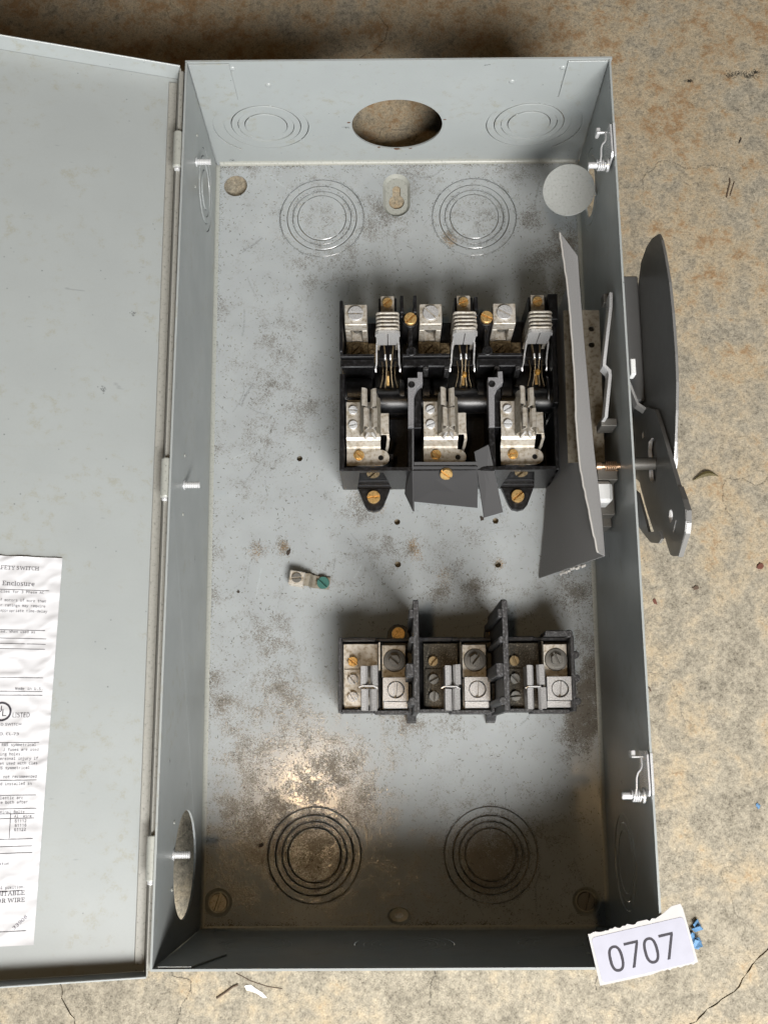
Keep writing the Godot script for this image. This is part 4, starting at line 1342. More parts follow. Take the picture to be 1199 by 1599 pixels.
func make_line_lug() -> Node3D:
	# origin at the foot, under the middle of the collar
	var r := Node3D.new()
	var s := mb()
	# collar: block with a wire hole through it along z
	bl(s, -11.0, 11.0, 38, 54, -11, 10.5, 0.7)
	bl(s, -11.0, -5.6, 4, 37.8, -11, 10.5, 0.6)
	bl(s, 5.6, 11.0, 4, 37.8, -11, 10.5, 0.6)
	bl(s, -5.4, 5.4, 4, 10, -11, 10.2, 0.3)
	obj("collar", s, M.tin_plate, r)
	s = mb()
	lathe(s, [Vector2(0, 14), Vector2(4.0, 14), Vector2(4.4, 15), Vector2(4.4, 38)], Transform3D(Basis(), Vector3(0, 0, 0)), 18)
	obj("clamp_stem", s, M.dark_steel, r)
	inst("set_screw", screws.set, M.clean_tin, r, Transform3D(Basis(), V(0, 53.2, -0.8)))
	s = mb()
	bl(s, -11.2, 11.0, 4, 8.5, 10.8, 35, 0.5)
	bl(s, 11.2, 21.0, 2, 7.0, 12, 34, 0.5)
	obj("tang", s, M.dull_bronze, r)
	inst("washer", screws.washer, M.dull_bronze, r, Transform3D(Basis(), V(-0.5, 8.5, 21.5)))
	inst("screw", screws.bolt, M.dull_bronze, r, Transform3D(Basis(Vector3.UP, 0.8), V(-0.5, 10.9, 21.5)))
	inst("screw", screws.small, M.dull_bronze, r, Transform3D(Basis(Vector3.UP, 0.5), V(16.0, 7.0, 24)))
	return r

func make_chute() -> Node3D:
	# world heights; x is measured from the chute's middle
	var r := Node3D.new()
	var s := mb()
	ribbon(s, [Vector3(0, 84, -207), Vector3(0, 85, -188), Vector3(0, 92, -184)], Vector3.RIGHT, 13.0, 1.6)
	obj("strap", s, M.tin_plate, r)
	s = mb()
	bl(s, -9.0, 9.0, 20, 83, -206, -186, 0.5)
	obj("strap_post", s, M.black_plastic, r)
	inst("screw", screws.brass, M.brass, r, Transform3D(Basis(), V(0, 85.2, -199.5)))
	for k in 5:
		s = mb()
		var w := 11.3
		var top := 104.0
		var pts := [[-w, 45], [-w, top - 4.0], [-w + 1.2, top - 1.2], [-w + 4.0, top], [w - 4.0, top], [w - 1.2, top - 1.2], [w, top - 4.0], [w, 45], [w - 3.4, 45], [w - 3.4, top - 7], [-w + 3.4, top - 7], [-w + 3.4, 45]]
		zprism(s, pts, -182.5 + k * 3.9, 1.5, 0.3)
		obj("arc_plate", s, M.tin_plate, r)
	# split front plate
	for sg in [-1.0, 1.0]:
		s = mb()
		var pts := [[sg * 0.35, 66], [sg * 0.35, 97], [sg * 9.0, 97], [sg * 11.0, 95], [sg * 11.2, 66]]
		zprism(s, pts, -164.2, 1.3, 0.25)
		ribbon(s, [Vector3(sg * 10.9, 74, -161.4), Vector3(sg * 11.2, 62, -157), Vector3(sg * 11.4, 52, -150), Vector3(sg * 12.4, 47, -146), Vector3(sg * 12.2, 45, -143)], Vector3(0, 0.45, 0.9).normalized(), 3.2, 1.5)
		obj("front_plate", s, M.clean_tin, r)
	s = mb()
	ribbon(s, [Vector3(-11.3, 92, -163.2), Vector3(-10.9, 98, -163.2), Vector3(-8.6, 100.6, -163.2), Vector3(8.6, 100.6, -163.2), Vector3(10.9, 98, -163.2), Vector3(11.3, 92, -163.2)], Vector3.BACK, 3.0, 1.8)
	obj("front_lip", s, M.clean_tin, r)
	# fixed contact fingers
	for sg in [-1.0, 1.0]:
		s = mb()
		ribbon(s, [Vector3(sg * 4.4, 60, -165), Vector3(sg * 3.4, 64, -152), Vector3(sg * 2.4, 66, -146), Vector3(sg * 1.9, 62, -138), Vector3(sg * 2.6, 56, -128), Vector3(sg * 3.6, 52, -122)], Vector3(0, 0.9, -0.4).normalized(), 7.0, 0.9)
		ribbon(s, [Vector3(sg * 6.5, 52, -150), Vector3(sg * 5.6, 56, -140), Vector3(sg * 6.0, 54, -132), Vector3(sg * 8.6, 50, -122)], Vector3.UP, 6.0, 0.5)
		obj("contact_finger", s, M.dull_bronze, r)
		s = mb()
		bx(s, Vector3(sg * 2.6, 67.4, -149.5), Vector3(1.8, 3.4, 6.0), 0.5, Basis(Vector3.RIGHT, -0.3))
		obj("contact_tip", s, M.zinc, r)
	s = mb()
	ribbon(s, [Vector3(0, 46, -142), Vector3(0, 54, -134), Vector3(0, 56, -124)], Vector3.RIGHT, 2.4, 1.8)
	obj("moving_blade", s, M.brass, r)
	s = mb()
	bl(s, -10.0, 10.0, 12, 40, -184, -158, 0.6)
	obj("chute_floor", s, M.gloss_black, r)
	return r

func make_load_terminal() -> Node3D:
	# x from the terminal's left edge, world heights and depths
	var r := Node3D.new()
	var s := mb()
	ribbon(s, [Vector3(13.4, 79, -99), Vector3(13.4, 79, -88)], Vector3.RIGHT, 26.8, 1.8)
	ribbon(s, [Vector3(16.5, 79, -87.9), Vector3(16.5, 79, -63.8), Vector3(16.5, 77.6, -61.5), Vector3(16.5, 69.4, -57.6), Vector3(16.5, 67.6, -55.4), Vector3(16.5, 67.6, -38)], Vector3.RIGHT, 33.0, 1.8)
	bl(s, 33.2, 41.2, 78.1, 79.9, -87.8, -66.0, 0.4)
	ribbon(s, [Vector3(39.8, 79, -70), Vector3(40.6, 77.4, -62.5), Vector3(39.6, 66, -57.5), Vector3(38.2, 58, -55)], Vector3.RIGHT, 2.6, 2.0)
	var pts := []
	for k in 13:
		var a := -PI * 0.5 + PI * k / 12.0
		pts.append([33.6 + 8.0 * cos(a), -46.0 + 8.0 * sin(a)])
	pts.append([28.0, -38.0]); pts.append([28.0, -54.0])
	hprism(s, pts, 66.8, 68.4, 0.3)
	obj("stepped_plate", s, M.tin_plate, r)
	s = mb()
	lathe(s, [Vector2(2.6, 0.1), Vector2(0, 0.1)], Transform3D(Basis(), Vector3(33.2, 68.5, -45.8)), 20)
	obj("hole_shade_disc", s, M.gloss_black, r)  # flat black disc: the dark inside a hole, put in as colour
	s = mb()
	bl(s, 2, 31, 20, 66.6, -60, -42, 0.5)
	bl(s, 2, 30, 20, 77.9, -97, -64, 0.5)
	obj("pedestal", s, M.black_plastic, r)
	for z in [-90.6, -75.6]:
		inst("screw", screws.small, M.zinc, r, Transform3D(Basis(), V(6.6, 79.9, z)))
	inst("brass_screw", screws.brass_hex, M.brass, r, Transform3D(Basis(), V(11.8, 68.5, -48.4)))
	# jaw: two pairs of leaves, lips turned outward
	for sg in [-1.0, 1.0]:
		for q in [[-105.5, -88.0], [-85.2, -67.0]]:
			s = mb()
			var zc: float = (q[0] + q[1]) * 0.5
			ribbon(s, [Vector3(23.4 + sg * 7.6, 80, zc), Vector3(23.4 + sg * 6.6, 87, zc), Vector3(23.4 + sg * 2.4, 96, zc), Vector3(23.4 + sg * 1.7, 99.5, zc), Vector3(23.4 + sg * 3.2, 102.6, zc), Vector3(23.4 + sg * 6.2, 104.4, zc)], Vector3.BACK, q[1] - q[0], 1.2)
			obj("jaw_leaf", s, M.tin_plate, r)
		s = mb()
		ribbon(s, [Vector3(23.4 + sg * 9.6, 79.5, -82), Vector3(23.4 + sg * 9.0, 88, -82), Vector3(23.4 + sg * 6.0, 95, -82)], Vector3.BACK, 36.0, 0.8)
		obj("backing_spring", s, M.galvanised, r)
		s = mb()
		ribbon(s, [Vector3(23.4 + sg * 4.6, 80.4, -61.5), Vector3(23.4 + sg * 4.0, 86, -62.5), Vector3(23.4 + sg * 2.0, 94, -64.0)], Vector3.RIGHT, 2.4, 1.2)
		obj("jaw_foot", s, M.clean_tin, r)
	return r

# folded black fibre piece over the middle pole
func build_insulator() -> void:
	var o := Vector3(44, 40, -33)
	var r := node("fibre_insulator", self, o)
	tag(r, "folded black fibre paper flap screwed over the switch's middle pole", "insulator")
	var L := -o * 0.001
	var panel := func(a: Vector3, b: Vector3, c: Vector3, d: Vector3, called: String):
		var s := mb()
		var n := (b - a).cross(d - a).normalized() * 0.7
		var q := [a, b, c, d]
		var cen := (a + b + c + d) * 0.25 * 0.001
		face_out(s, [(a + n) * 0.001, (b + n) * 0.001, (c + n) * 0.001, (d + n) * 0.001], cen)
		face_out(s, [(a - n) * 0.001, (b - n) * 0.001, (c - n) * 0.001, (d - n) * 0.001], cen)
		for i in 4:
			var j := (i + 1) % 4
			face_out(s, [(q[i] + n) * 0.001, (q[j] + n) * 0.001, (q[j] - n) * 0.001, (q[i] - n) * 0.001], cen)
		obj(called, s, M.black_paper, r, L)
	panel.call(Vector3(11.9, 84, -33.4), Vector3(73.6, 84, -32.8), Vector3(75.4, 45, -0.6), Vector3(12.6, 46, -7.2), "front_flap")
	panel.call(Vector3(11.5, 98, -66), Vector3(11.4, 84.5, -33.0), Vector3(12.4, 45, 3.0), Vector3(4.2, 44, -15.5), "side_flap")
	panel.call(Vector3(69.8, 92, -45.0), Vector3(83.4, 92, -52.0), Vector3(99.6, 52, 5.6), Vector3(81.0, 50, 10.6), "side_flap")
	panel.call(Vector3(12.5, 84.8, -34.2), Vector3(73.6, 84.8, -33.8), Vector3(73.0, 86, -36.5), Vector3(12.5, 86, -36.8), "folded_edge")
	var tilt := Basis(Vector3.RIGHT, atan2(39.0, 30.0))
	inst("screw", screw_mesh(6.0, 3.8, 1.8, false, 0.25), M.brass, r, put(o, Vector3(43.4, 79.4, -27.6), -0.75, tilt))

# ------------------------------------------------------------------ fuse block
func build_fuse_block() -> void:
	var o := Vector3(51, 2, 163)
	var r := node("fuse_block", self, o)
	tag(r, "black three-pole fuse block with silver lugs and two tall dividers in the box's lower half", "fuse block")
	var B: Material = M.black_plastic
	var L := -o * 0.001
	var s := mb()
	bl(s, -60.4, 162.4, 2, 26, 128.6, 198.0, 1.0)
	obj("base", s, B, r, L)
	s = mb()
	bl(s, -60.8, -57.6, 2.4, 62, 128.2, 198.6, 0.7)
	obj("side_wall", s, M.grey_plastic, r, L)
	s = mb()
	bl(s, 158.6, 162.2, 2.4, 62, 128.2, 198.6, 0.7)
	for z in [146.0, 168.0, 189.5]:
		lathe(s, [Vector2(3.4, 2.4), Vector2(3.4, 61.5), Vector2(2.8, 62.2), Vector2(0, 62.2)], Transform3D(Basis(), Vector3(163.4, 0, z)), 18)
	lathe(s, [Vector2(3.6, 2.4), Vector2(3.6, 61.8), Vector2(2.8, 62.4), Vector2(0, 62.4)], Transform3D(Basis(), Vector3(158.0, 0, 126.0)), 18)
	bl(s, 135.0, 157.5, 26, 64, 123.4, 128.0, 0.7)
	obj("side_wall", s, M.grey_plastic, r, L)
	for q in [[-57.4, 8.0], [15.0, 85.0], [93.0, 158.4]]:
		s = mb()
		bl(s, q[0], q[0] + 32.0, 10, 58, 128.4, 131.2, 0.6)
		bl(s, q[0] + 32.2, q[1], 10, 50, 128.4, 131.2, 0.6)
		obj("back_wall", s, B, r, L)
		s = mb()
		bl(s, q[0], q[0] + 30.0, 10, 52, 195.4, 198.4, 0.6)
		bl(s, q[0] + 30.2, q[1], 10, 46, 196.4, 199.8, 0.6)
		obj("front_wall", s, M.grey_plastic, r, L)
	# tall phase dividers
	for x in [11.2, 89.0]:
		var d := node("phase_divider", r, Vector3(x, 2, 150) - o)
		s = mb()
		xprism(s, [[103, 2], [103, 138], [105, 145], [201, 145], [201.5, 2]], -2.3, 4.6, 0.5)
		obj("blade", s, M.grey_plastic, d, V(0, -2, -150))
		s = mb()
		bl(s, -6.2, -2.4, 2, 145.4, 112.0, 119.5, 0.6)
		lathe(s, [Vector2(3.0, 2), Vector2(3.0, 144.8), Vector2(2.4, 145.4), Vector2(0, 145.4)], Transform3D(Basis(), Vector3(-3.4, 0, 138.5)), 16)
		bl(s, -9.0, -2.4, 2, 145.4, 159.0, 171.0, 0.8)
		lathe(s, [Vector2(3.6, 2), Vector2(3.6, 144.8), Vector2(2.8, 145.4), Vector2(0, 145.4)], Transform3D(Basis(), Vector3(-3.6, 0, 191.5)), 16)
		bl(s, -6.0, -2.4, 2, 60, 172, 199, 0.8)
		obj("rib", s, M.grey_plastic, d, V(0, -2, -150))
		s = mb()
		xprism(s, [[196, 2], [196, 30], [206, 12], [208, 2]], -7.0, 9.0, 0.4)
		obj("gusset", s, M.grey_plastic, d, V(0, -2, -150))
	# feet
	for q in [[-3.5, 121.0, 0.8], [93.0, 121.0, 0.4]]:
		s = mb()
		var pts := [[q[0] - 12.0, 130.0]]
		for k in 9:
			var a := PI + PI * k / 8.0
			pts.append([q[0] + 11.5 * cos(a), q[1] + 1.0 + 11.0 * sin(a)])
		pts.append([q[0] + 12.0, 130.0])
		hprism(s, pts, 2.2, 14.0, 0.8)
		obj("foot", s, B, r, L)
		inst("screw", screws.mount, M.brass, r, put(o, Vector3(q[0], 14.0, q[1]), q[2]))
	var t := make_fuse_terminal()
	for i in 3:
		var c: Node3D = t if i == 0 else t.duplicate()
		c.name = "fuse_terminal"
		r.add_child(c, true)
		c.position = (Vector3([-57.3, 19.6, 97.2][i], 0, 0) - o) * 0.001
		jitter(c, 300 + i)
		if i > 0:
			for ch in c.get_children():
				if ch.name.begins_with("contact_plate"): ch.material_override = M.dark_plate
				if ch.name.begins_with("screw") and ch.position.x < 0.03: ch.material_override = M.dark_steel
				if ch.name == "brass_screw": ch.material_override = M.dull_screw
		var k := 0
		for ch in c.get_children():
			if ch.name.begins_with("screw") or ch.name == "brass_screw":
				ch.rotation.y = [[-0.7, -0.9, -0.95], [0.9, 0.5, 1.5], [-1.2, -0.8, 0.1]][i][k % 3]
				k += 1

func make_fuse_terminal() -> Node3D:
	var r := Node3D.new()
	var s := mb()
	bl(s, 0.6, 33.8, 43.0, 45.0, 133.2, 194.6, 0.4)
	bl(s, 1.6, 18.0, 45.1, 46.6, 157.5, 194.0, 0.4)
	ribbon(s, [Vector3(33.4, 44.2, 146), Vector3(35.2, 47, 146), Vector3(35.4, 60, 146)], Vector3.BACK, 26.0, 1.5)
	obj("contact_plate", s, M.tin_plate, r)
	s = mb()
	bl(s, 1.0, 36.0, 26.2, 42.8, 134, 194, 0.4)
	obj("pedestal", s, M.black_plastic, r)
	inst("brass_screw", screws.brass, M.brass, r, Transform3D(Basis(), V(9.8, 45.0, 150.2)))
	inst("screw", screws.brass, M.clean_tin, r, Transform3D(Basis(), V(9.9, 46.6, 167.2)))
	inst("screw", screws.brass, M.clean_tin, r, Transform3D(Basis(), V(9.9, 46.6, 183.6)))
	# spring clip for the fuse blade
	for q in [[21.0, -1.0], [30.2, 1.0]]:
		for z in [[156.5, 175.0], [177.4, 197.0]]:
			s = mb()
			var zc: float = (z[0] + z[1]) * 0.5
			ribbon(s, [Vector3(25.6 + q[1] * 7.0, 45.2, zc), Vector3(25.6 + q[1] * 6.4, 52, zc), Vector3(25.6 + q[1] * 2.0, 64, zc), Vector3(25.6 + q[1] * 1.6, 69, zc), Vector3(25.6 + q[1] * 3.4, 72.5, zc), Vector3(25.6 + q[1] * 7.4, 74.5, zc)], Vector3.BACK, z[1] - z[0], 1.3)
			obj("clip_leaf", s, M.clean_tin, r)
	s = mb()
	ribbon(s, [Vector3(16.0, 70, 177.0), Vector3(19.5, 70.5, 175.6), Vector3(30, 70.5, 175.8), Vector3(33.6, 70, 178.0)], Vector3.UP, 6.0, 1.1)
	obj("clip_spring", s, M.zinc, r)
	# box lug with big washer screw
	s = mb()
	bl(s, 37.6, 60.4, 40, 46, 134.6, 165.5, 0.4)
	bl(s, 37.8, 60.6, 30, 40, 166.5, 195.0, 0.4)
	obj("lug_plate", s, M.tin_plate, r)
	inst("washer", screws.washer, M.dark_steel, r, Transform3D(Basis(), V(49.8, 46.0, 149.5)))
	inst("screw", screws.bolt, M.dark_steel, r, Transform3D(Basis(Vector3.UP, 0.8), V(49.8, 48.4, 149.5)))
	s = mb()
	sheet(s, 38.6, 62.4, 166.4, 188.2, [round_hole(50.6, 177.6, 8.3, 32)], func(u, v): return Vector3(u, 60, v), Vector3.UP, 5.0)
	bl(s, 38.8, 43.0, 40.2, 55.0, 166.6, 188.0, 0.4)
	bl(s, 58.0, 62.2, 40.2, 55.0, 166.6, 188.0, 0.4)
	bl(s, 39.0, 62.0, 40.2, 51.0, 188.4, 194.6, 0.5)
	obj("lug_collar", s, M.clean_tin, r)
	inst("set_screw", screw_mesh(7.4, 2.8, 2.0, false, 0.25), M.clean_tin, r, Transform3D(Basis(Vector3.UP, 1.5), V(50.6, 54.8, 177.6)))
	return r

func build_ground_lug() -> void:
	var o := Vector3(-92, 2, 65)
	var r := node("ground_lug", self, o)
	tag(r, "small tarnished ground lug with a green screw on the box floor", "lug")
	var b := Basis(Vector3.UP, -0.17)
	var s := mb()
	bx(s, Vector3(-13, 11.0, -1), Vector3(15.5, 5.4, 14.5), 0.9, b)
	for sg in [-1.0, 1.0]: bx(s, Vector3(-13, 5.2, -1) + b * Vector3(6.2 * sg, 0, 0), Vector3(3.0, 7.0, 14.2), 0.5, b)
	bx(s, Vector3(-13, 1.4, -1), Vector3(15.2, 2.4, 14.2), 0.5, b)
	obj("clamp", s, M.tin_plate, r)
	s = mb()
	var pts := [Vector3(-6.0, 9.4, 0), Vector3(-1.0, 9.0, 0.4), Vector3(2.0, 3.6, 1.2), Vector3(5.0, 1.6, 1.6), Vector3(19.5, 1.6, 3.4)]
	for i in pts.size(): pts[i] = pts[i] - Vector3(0, 0, 0)
	ribbon(s, pts, b * Vector3.BACK, 12.6, 1.8)
	obj("strap", s, M.galvanised, r)
	inst("screw", screw_mesh(5.0, 2.4, 1.6, false, 0.1), M.dark_steel, r, Transform3D(Basis(Vector3.UP, 0.05), V(-13.0, 13.2, -1)))
	inst("green_screw", screw_mesh(6.2, 4.0, 1.8, false, 0.25), M.green_paint, r, Transform3D(Basis(Vector3.UP, -0.75), V(13.0, 2.5, 2.8)))

# ------------------------------------------------------------------ right side: fibre barrier, linkage, handle
func build_barrier() -> void:
	var o := Vector3(160, 2, -60)
	var r := node("fibre_barrier", self, o)
	tag(r, "tall grey fibre sheet leaning between the switch and the right wall", "insulating sheet")
	var L := -o * 0.001
	# fold line near the top, foot line near the floor
	var fold := [Vector3(167.6, 140, -222), Vector3(168.2, 140, -190), Vector3(170.4, 140, -123), Vector3(174.2, 140, -34.4), Vector3(178.0, 140, 19.3), Vector3(179.6, 140, 65)]
	var foot := [Vector3(162.0, 6, -200), Vector3(161.0, 6, -178), Vector3(158.5, 6, -118), Vector3(151.0, 6, -34), Vector3(145.5, 6, 20), Vector3(139.6, 5, 64.5)]
	var free := [Vector3(150.2, 152, -240.2), Vector3(155.2, 152, -186), Vector3(157.9, 152, -116), Vector3(158.6, 151, -31), Vector3(165.9, 150, 26), Vector3(173.0, 146, 63.0)]
	var s := mb()
	var skin := func(s: SurfaceTool, a: Array, b: Array, th: float):
		var n0: Vector3 = (a[1] - a[0]).cross(b[0] - a[0]).normalized() * th * 0.5
		var m := 40
		var pick := func(l: Array, t: float) -> Vector3:
			var f := t * (l.size() - 1); var i := mini(int(f), l.size() - 2)
			var p0: Vector3 = l[maxi(i - 1, 0)]; var p3: Vector3 = l[mini(i + 2, l.size() - 1)]
			return l[i].cubic_interpolate(l[i + 1], p0, p3, f - i)
		var rows := 10
		for sg in [1.0, -1.0]:
			s.set_smooth_group(1 if sg > 0.0 else 2)
			for k in m:
				for j in rows:
					var p := []
					for q in [[k, j], [k + 1, j], [k + 1, j + 1], [k, j + 1]]:
						var t: float = float(q[0]) / m
						p.append((pick.call(a, t).lerp(pick.call(b, t), float(q[1]) / rows) + n0 * sg) * 0.001)
					face_out(s, p, p[0] - n0 * sg)
		s.set_smooth_group(3)
		for j in rows:
			for t in [0.0, 1.0]:
				var p0: Vector3 = pick.call(a, t).lerp(pick.call(b, t), float(j) / rows); var p1: Vector3 = pick.call(a, t).lerp(pick.call(b, t), float(j + 1) / rows)
				face_out(s, [(p0 + n0) * 0.001, (p1 + n0) * 0.001, (p1 - n0) * 0.001, (p0 - n0) * 0.001], pick.call(a, 0.5) * 0.001)
		s.generate_normals()
		return pick
	skin.call(s, fold, foot, 1.2)
	obj("panel", s, M.fibre, r, L)
	s = mb()
	var pick: Callable = skin.call(s, free, fold, 1.2)
	obj("folded_flange", s, M.fibre, r, L)
	s = mb()
	var path := []
	var rng := RandomNumberGenerator.new(); rng.seed = 2
	for k in 60: path.append(pick.call(free, k / 59.0) + Vector3(rng.randf_range(-0.35, 0.35) - 0.4, 0.3, 0))
	tube(s, path, 1.0, 6)
	obj("torn_edge", s, M.fibre_edge, r, L)
	s = mb()
	for k in 9:
		var t := k / 8.0
		bx(s, Vector3(lerpf(154, 169, t), lerpf(52, 92, t), 66.4 + rng.randf_range(-1.5, 1.0)), Vector3(rng.randf_range(2, 4.5), rng.randf_range(2, 5), 2.4), 0.4, Basis.from_euler(Vector3(rng.randf(), rng.randf(), rng.randf()) * 2.0))
	obj("frayed_bit", s, M.fibre_edge, r, L)

func build_linkage() -> void:
	var o := Vector3(185, 60, -80)
	var r := node("interlock_linkage", self, o)
	tag(r, "steel linkage with bright bent bar and white block along the right wall", "linkage")
	var L := -o * 0.001
	var s := mb()
	sheet(s, 158.0, 192.5, -182.0, -30.0, [round_hole(184.6, -163, 2.9, 20), round_hole(184.2, -146.5, 2.9, 20)], func(u, v): return Vector3(u - (v + 182.0) * 0.01, 106, v), Vector3.UP, 2.0)
	bl(s, 186.5, 188.5, 8, 103.5, -176, -34, 0.3)
	obj("bracket", s, M.galvanised, r, L)
	s = mb()
	ribbon(s, [Vector3(193.8, 150, -178), Vector3(193.0, 150, -164), Vector3(184.8, 150, -112), Vector3(184.4, 150, -107.5), Vector3(188.8, 150, -102.5), Vector3(189.2, 150, -98), Vector3(183.6, 150, -58.5)], Vector3.UP, 15.0, 2.8)
	obj("bent_bar", s, M.zinc, r, L)
	s = mb()
	bl(s, 182.0, 196.5, 118, 142, -62, -55, 0.5)
	bl(s, 190.0, 196.5, 130, 142, -184, -174, 0.5)
	obj("bar_anchor", s, M.dark_steel, r, L)
	s = mb()
	bl(s, 173.6, 190.6, 112, 138, -4.6, 15.4, 3.2)
	obj("white_block", s, M.nylon, r, L)
	s = mb()
	bl(s, 174.5, 196.4, 96, 114, -8, 22, 0.6)
	bl(s, 176.0, 196.3, 70, 96, 2, 30, 0.6)
	bl(s, 178.0, 196.2, 100, 134, -18, -6, 0.6)
	obj("block_holder", s, M.dark_steel, r, L)
	var along := Basis(Vector3.DOWN, Vector3.RIGHT, Vector3.BACK)
	s = mb()
	lathe(s, [Vector2(0, 176), Vector2(3.4, 176.4), Vector2(3.6, 178), Vector2(3.6, 181), Vector2(2.6, 181.5), Vector2(2.6, 205)], Transform3D(along, Vector3(0, 138, -18)), 18)
	obj("spring_bolt", s, M.dull_copper, r, L)
	s = mb()
	var path := []
	for k in 97:
		var a := TAU * 6.0 * k / 96.0
		path.append(Vector3(184.5 + 10.5 * k / 96.0, 138 + 4.2 * sin(a), -18 + 4.2 * cos(a)))
	tube(s, path, 0.6, 6)
	obj("coil_spring", s, M.dull_copper, r, L)

func build_handle() -> void:
	var o := Vector3(240, GY, -60)
	var r := node("operating_handle", self, o)
	tag(r, "dark grey steel operating handle outside the box's right wall", "handle")
	var L := -o * 0.001
	# shield plate, bent a little along its length
	var s := mb()
	var outline := [[-241, 147], [-249, 121], [-250.5, 98], [-246, 74], [-228, 56], [-205, 40], [-172, 10], [-150, 0], [-40, 0], [-9, 60], [-10, 146], [-35, 158], [-61, 168], [-85, 175], [-110, 177.5], [-150, 176.5], [-181, 172.5], [-212, 163], [-231, 155]]
	xprism(s, outline, 243.6, 2.6, 0.5)
	obj("shield_plate", s, M.handle_paint, r, L)
	# mounting box on the wall
	s = mb()
	bl(s, 203.4, 243.2, -4.6, 60, -238, -105, 1.5)
	bl(s, 203.4, 226.0, -4.6, 52, -104, 20, 1.5)
	obj("mounting_box", s, M.bracket_paint, r, L)
	# lever plate with slot and holes
	var lever := CSGPolygon3D.new()
	lever.name = "lever_plate"
	var poly := PackedVector2Array()
	for q in [[-106, 26], [-98, 67], [-84, 99], [-79, 113], [-60, 128], [-39, 143], [-10, 162], [10, 176], [24, 188], [34.7, 195], [45, 194], [53, 189], [62, 176], [69, 162], [67, 148], [63.6, 137], [46, 122], [42, 104], [34, 84], [10, 62], [-22, 38], [-60, 24]]:
		poly.append(Vector2(-q[0], q[1]))
	lever.polygon = poly
	lever.mode = CSGPolygon3D.MODE_DEPTH
	lever.depth = 3.6
	var to_x := Basis(Vector3.FORWARD, Vector3.UP, Vector3.RIGHT)
	lever.transform = Transform3D(to_x.scaled(Vector3.ONE * 0.001), (Vector3(242.6, 0, 0) - o) * 0.001)
	lever.transform = Transform3D(to_x * Basis.from_scale(Vector3.ONE * 0.001), (Vector3(242.4, 0, 0) - o) * 0.001)
	lever.material = M.handle_paint
	for h in [[[-56, 83], [-56, 98], [-50, 110], [-46, 113], [-16, 104], [-13, 98], [-13, 90], [-18, 80], [-22, 78], [-50, 78]], [[25, 143], [25, 151], [31, 154], [36, 150], [36, 143], [30, 140]], [[37, 163], [39, 166], [47, 155], [46, 151]], [[-72, 58], [-72, 66], [-66, 66], [-66, 58]]]:
		var cut := CSGPolygon3D.new()
		cut.name = "cut"
		var cp := PackedVector2Array()
		for q in h: cp.append(Vector2(-q[0], q[1]))
		cut.polygon = cp
		cut.depth = 12.0
		cut.position = Vector3(0, 0, 4.0)
		cut.operation = CSGShape3D.OPERATION_SUBTRACTION
		lever.add_child(cut, true)
	r.add_child(lever, true)
	# flanges that catch the light on the lever's upper edge
	s = mb()
	ribbon(s, [Vector3(241.4, 176.5, 11), Vector3(241.6, 188, 25), Vector3(241.8, 195, 36), Vector3(241.8, 193.0, 46), Vector3(241.5, 188.6, 54), Vector3(241, 162.5, 69.6)], Vector3.RIGHT, 4.2, 1.4)
	obj("lever_flange", s, M.handle_paint, r, L)
	s = mb()
	ribbon(s, [Vector3(246.2, 118, -66), Vector3(246.6, 140, -58), Vector3(246.6, 150, -40), Vector3(246.2, 148, -22), Vector3(246, 140, -12)], Vector3.RIGHT, 3.2, 3.0)
	obj("stop_lug", s, M.zinc, r, L)
	# inner arm and pivot
	s = mb()
	xprism(s, [[-14.9, 56], [-8, 72], [18, 92], [37, 106], [44, 146], [52, 152], [54, 140], [48, 112], [38, 92], [20, 60], [0, 44]], 228.0, 2.6, 0.4)
	obj("inner_arm", s, M.handle_paint, r, L)
	s = mb()
	ribbon(s, [Vector3(206, 118, -118), Vector3(214, 116, -104), Vector3(224, 104, -86), Vector3(232, 100, -82)], Vector3.UP, 12.0, 2.4)
	obj("return_strip", s, M.handle_paint, r, L)
	var along := Basis(Vector3.DOWN, Vector3.RIGHT, Vector3.BACK)
	s = mb()
	lathe(s, [Vector2(0, 201.8), Vector2(9, 202), Vector2(9, 208), Vector2(6, 208.4), Vector2(6, 250), Vector2(0, 250.4)], Transform3D(along, Vector3(0, 100, -30)), 24)
	obj("pivot", s, M.dark_steel, r, L)
	s = mb()
	bl(s, 202.6, 207.0, 170, 182, -105, -90, 0.6)
	obj("wall_clip", s, M.nylon, r, L)
	s = mb()
	bl(s, 202.6, 206.0, 150, 158, -14, -2, 0.6)
	obj("wall_clip", s, M.nylon, r, L)

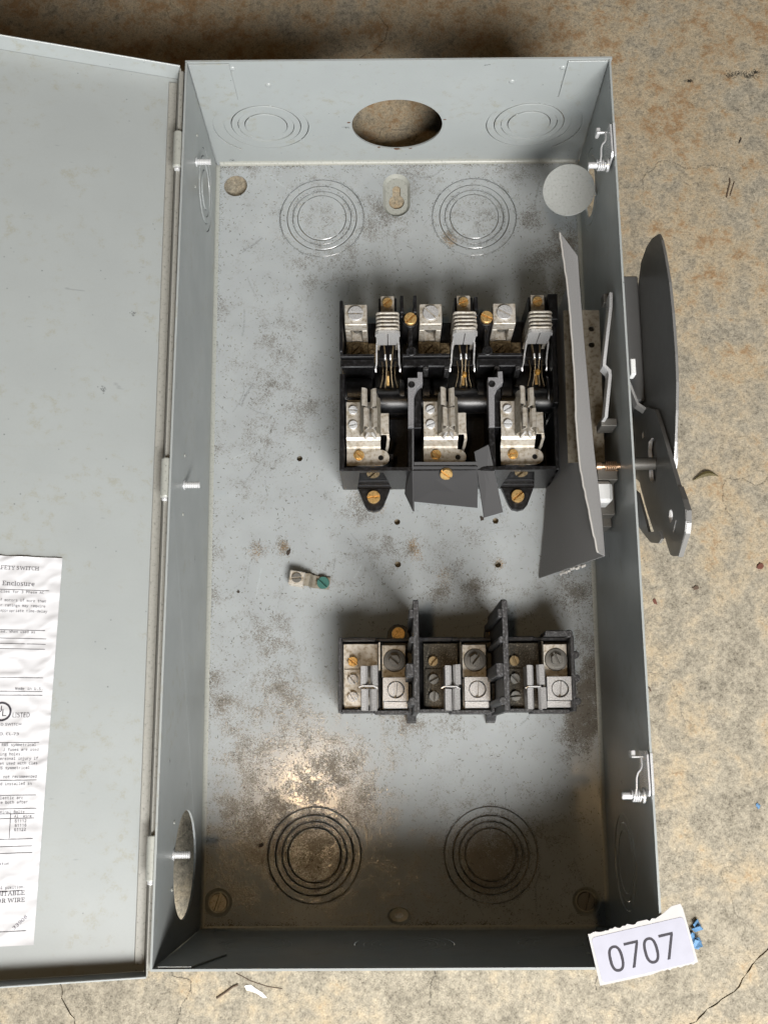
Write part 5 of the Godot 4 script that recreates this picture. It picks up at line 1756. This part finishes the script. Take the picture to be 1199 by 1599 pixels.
# ------------------------------------------------------------------ scene
func _ready() -> void:
	var cam := Camera3D.new()
	cam.name = "camera"
	add_child(cam)
	cam.position = Vector3(-0.0106, 1.1002, 0.2277)
	cam.rotation = Vector3(-1.3612, 0.0280, -0.0344)
	cam.fov = 50.265
	cam.near = 0.05
	cam.far = 20.0
	cam.current = true

	var env := Environment.new()
	env.background_mode = Environment.BG_SKY
	var sky := Sky.new()
	var sm := ProceduralSkyMaterial.new()
	sm.sky_top_color = Color(0.40, 0.37, 0.33)
	sm.sky_horizon_color = Color(0.44, 0.41, 0.37)
	sm.ground_bottom_color = Color(0.3, 0.27, 0.24)
	sm.ground_horizon_color = Color(0.44, 0.41, 0.37)
	sm.sun_angle_max = 1.0
	sky.sky_material = sm
	env.sky = sky
	env.background_energy_multiplier = 0.05
	env.tonemap_mode = Environment.TONE_MAPPER_LINEAR
	env.tonemap_exposure = 1.24
	env.sdfgi_enabled = true
	env.ssao_enabled = true
	env.ssil_enabled = true
	var we := WorldEnvironment.new()
	we.name = "surroundings"
	we.environment = env
	add_child(we)

	# soft daylight from a large opening beyond the lower edge of the picture, a little to the right
	var day := AreaLight3D.new()
	day.name = "daylight_opening"
	add_child(day)
	day.area_size = Vector2(1.2, 0.68)
	day.light_energy = 10.0
	day.light_color = Color(1.0, 0.985, 0.97)
	day.shadow_enabled = true
	day.area_range = 12.0
	day.position = Vector3(0.26, 1.0, 0.77).normalized() * 2.6
	day.look_at(Vector3(0, 0.05, 0.0), Vector3.UP)

	# the rest of the open doorway the daylight comes through: wide, lower and much dimmer
	var door_light := AreaLight3D.new()
	door_light.name = "open_doorway"
	add_child(door_light)
	door_light.area_size = Vector2(3.2, 2.0)
	door_light.light_energy = 8.5
	door_light.light_color = Color(0.97, 0.985, 1.0)
	door_light.shadow_enabled = true
	door_light.area_range = 14.0
	door_light.position = Vector3(0.2, 1.35, 3.0)
	door_light.look_at(Vector3(0, 0.2, 0.0), Vector3.UP)

	# warm lamp overhead, seen only as a glint on the box floor
	var lamp := OmniLight3D.new()
	lamp.name = "ceiling_lamp"
	add_child(lamp)
	lamp.position = Vector3(-0.267, 2.3, 0.355)
	lamp.light_color = Color(1.0, 0.84, 0.62)
	lamp.light_energy = 0.36
	lamp.light_size = 0.04
	lamp.omni_range = 12.0
	lamp.omni_attenuation = 2.0
	lamp.shadow_enabled = true

	font_sans = sysfont("Droid Sans"); font_mono = sysfont("Droid Sans Mono"); font_serif = sysfont("Droid Serif")
	materials()
	build_ground()
	make_screws()
	build_enclosure()
	build_switch()
	build_insulator()
	build_fuse_block()
	build_ground_lug()
	build_barrier()
	build_linkage()
	build_handle()
	build_label()
	build_tag()
	grit()

func sysfont(n: String) -> Font:
	var f := SystemFont.new()
	f.font_names = PackedStringArray([n])
	return f
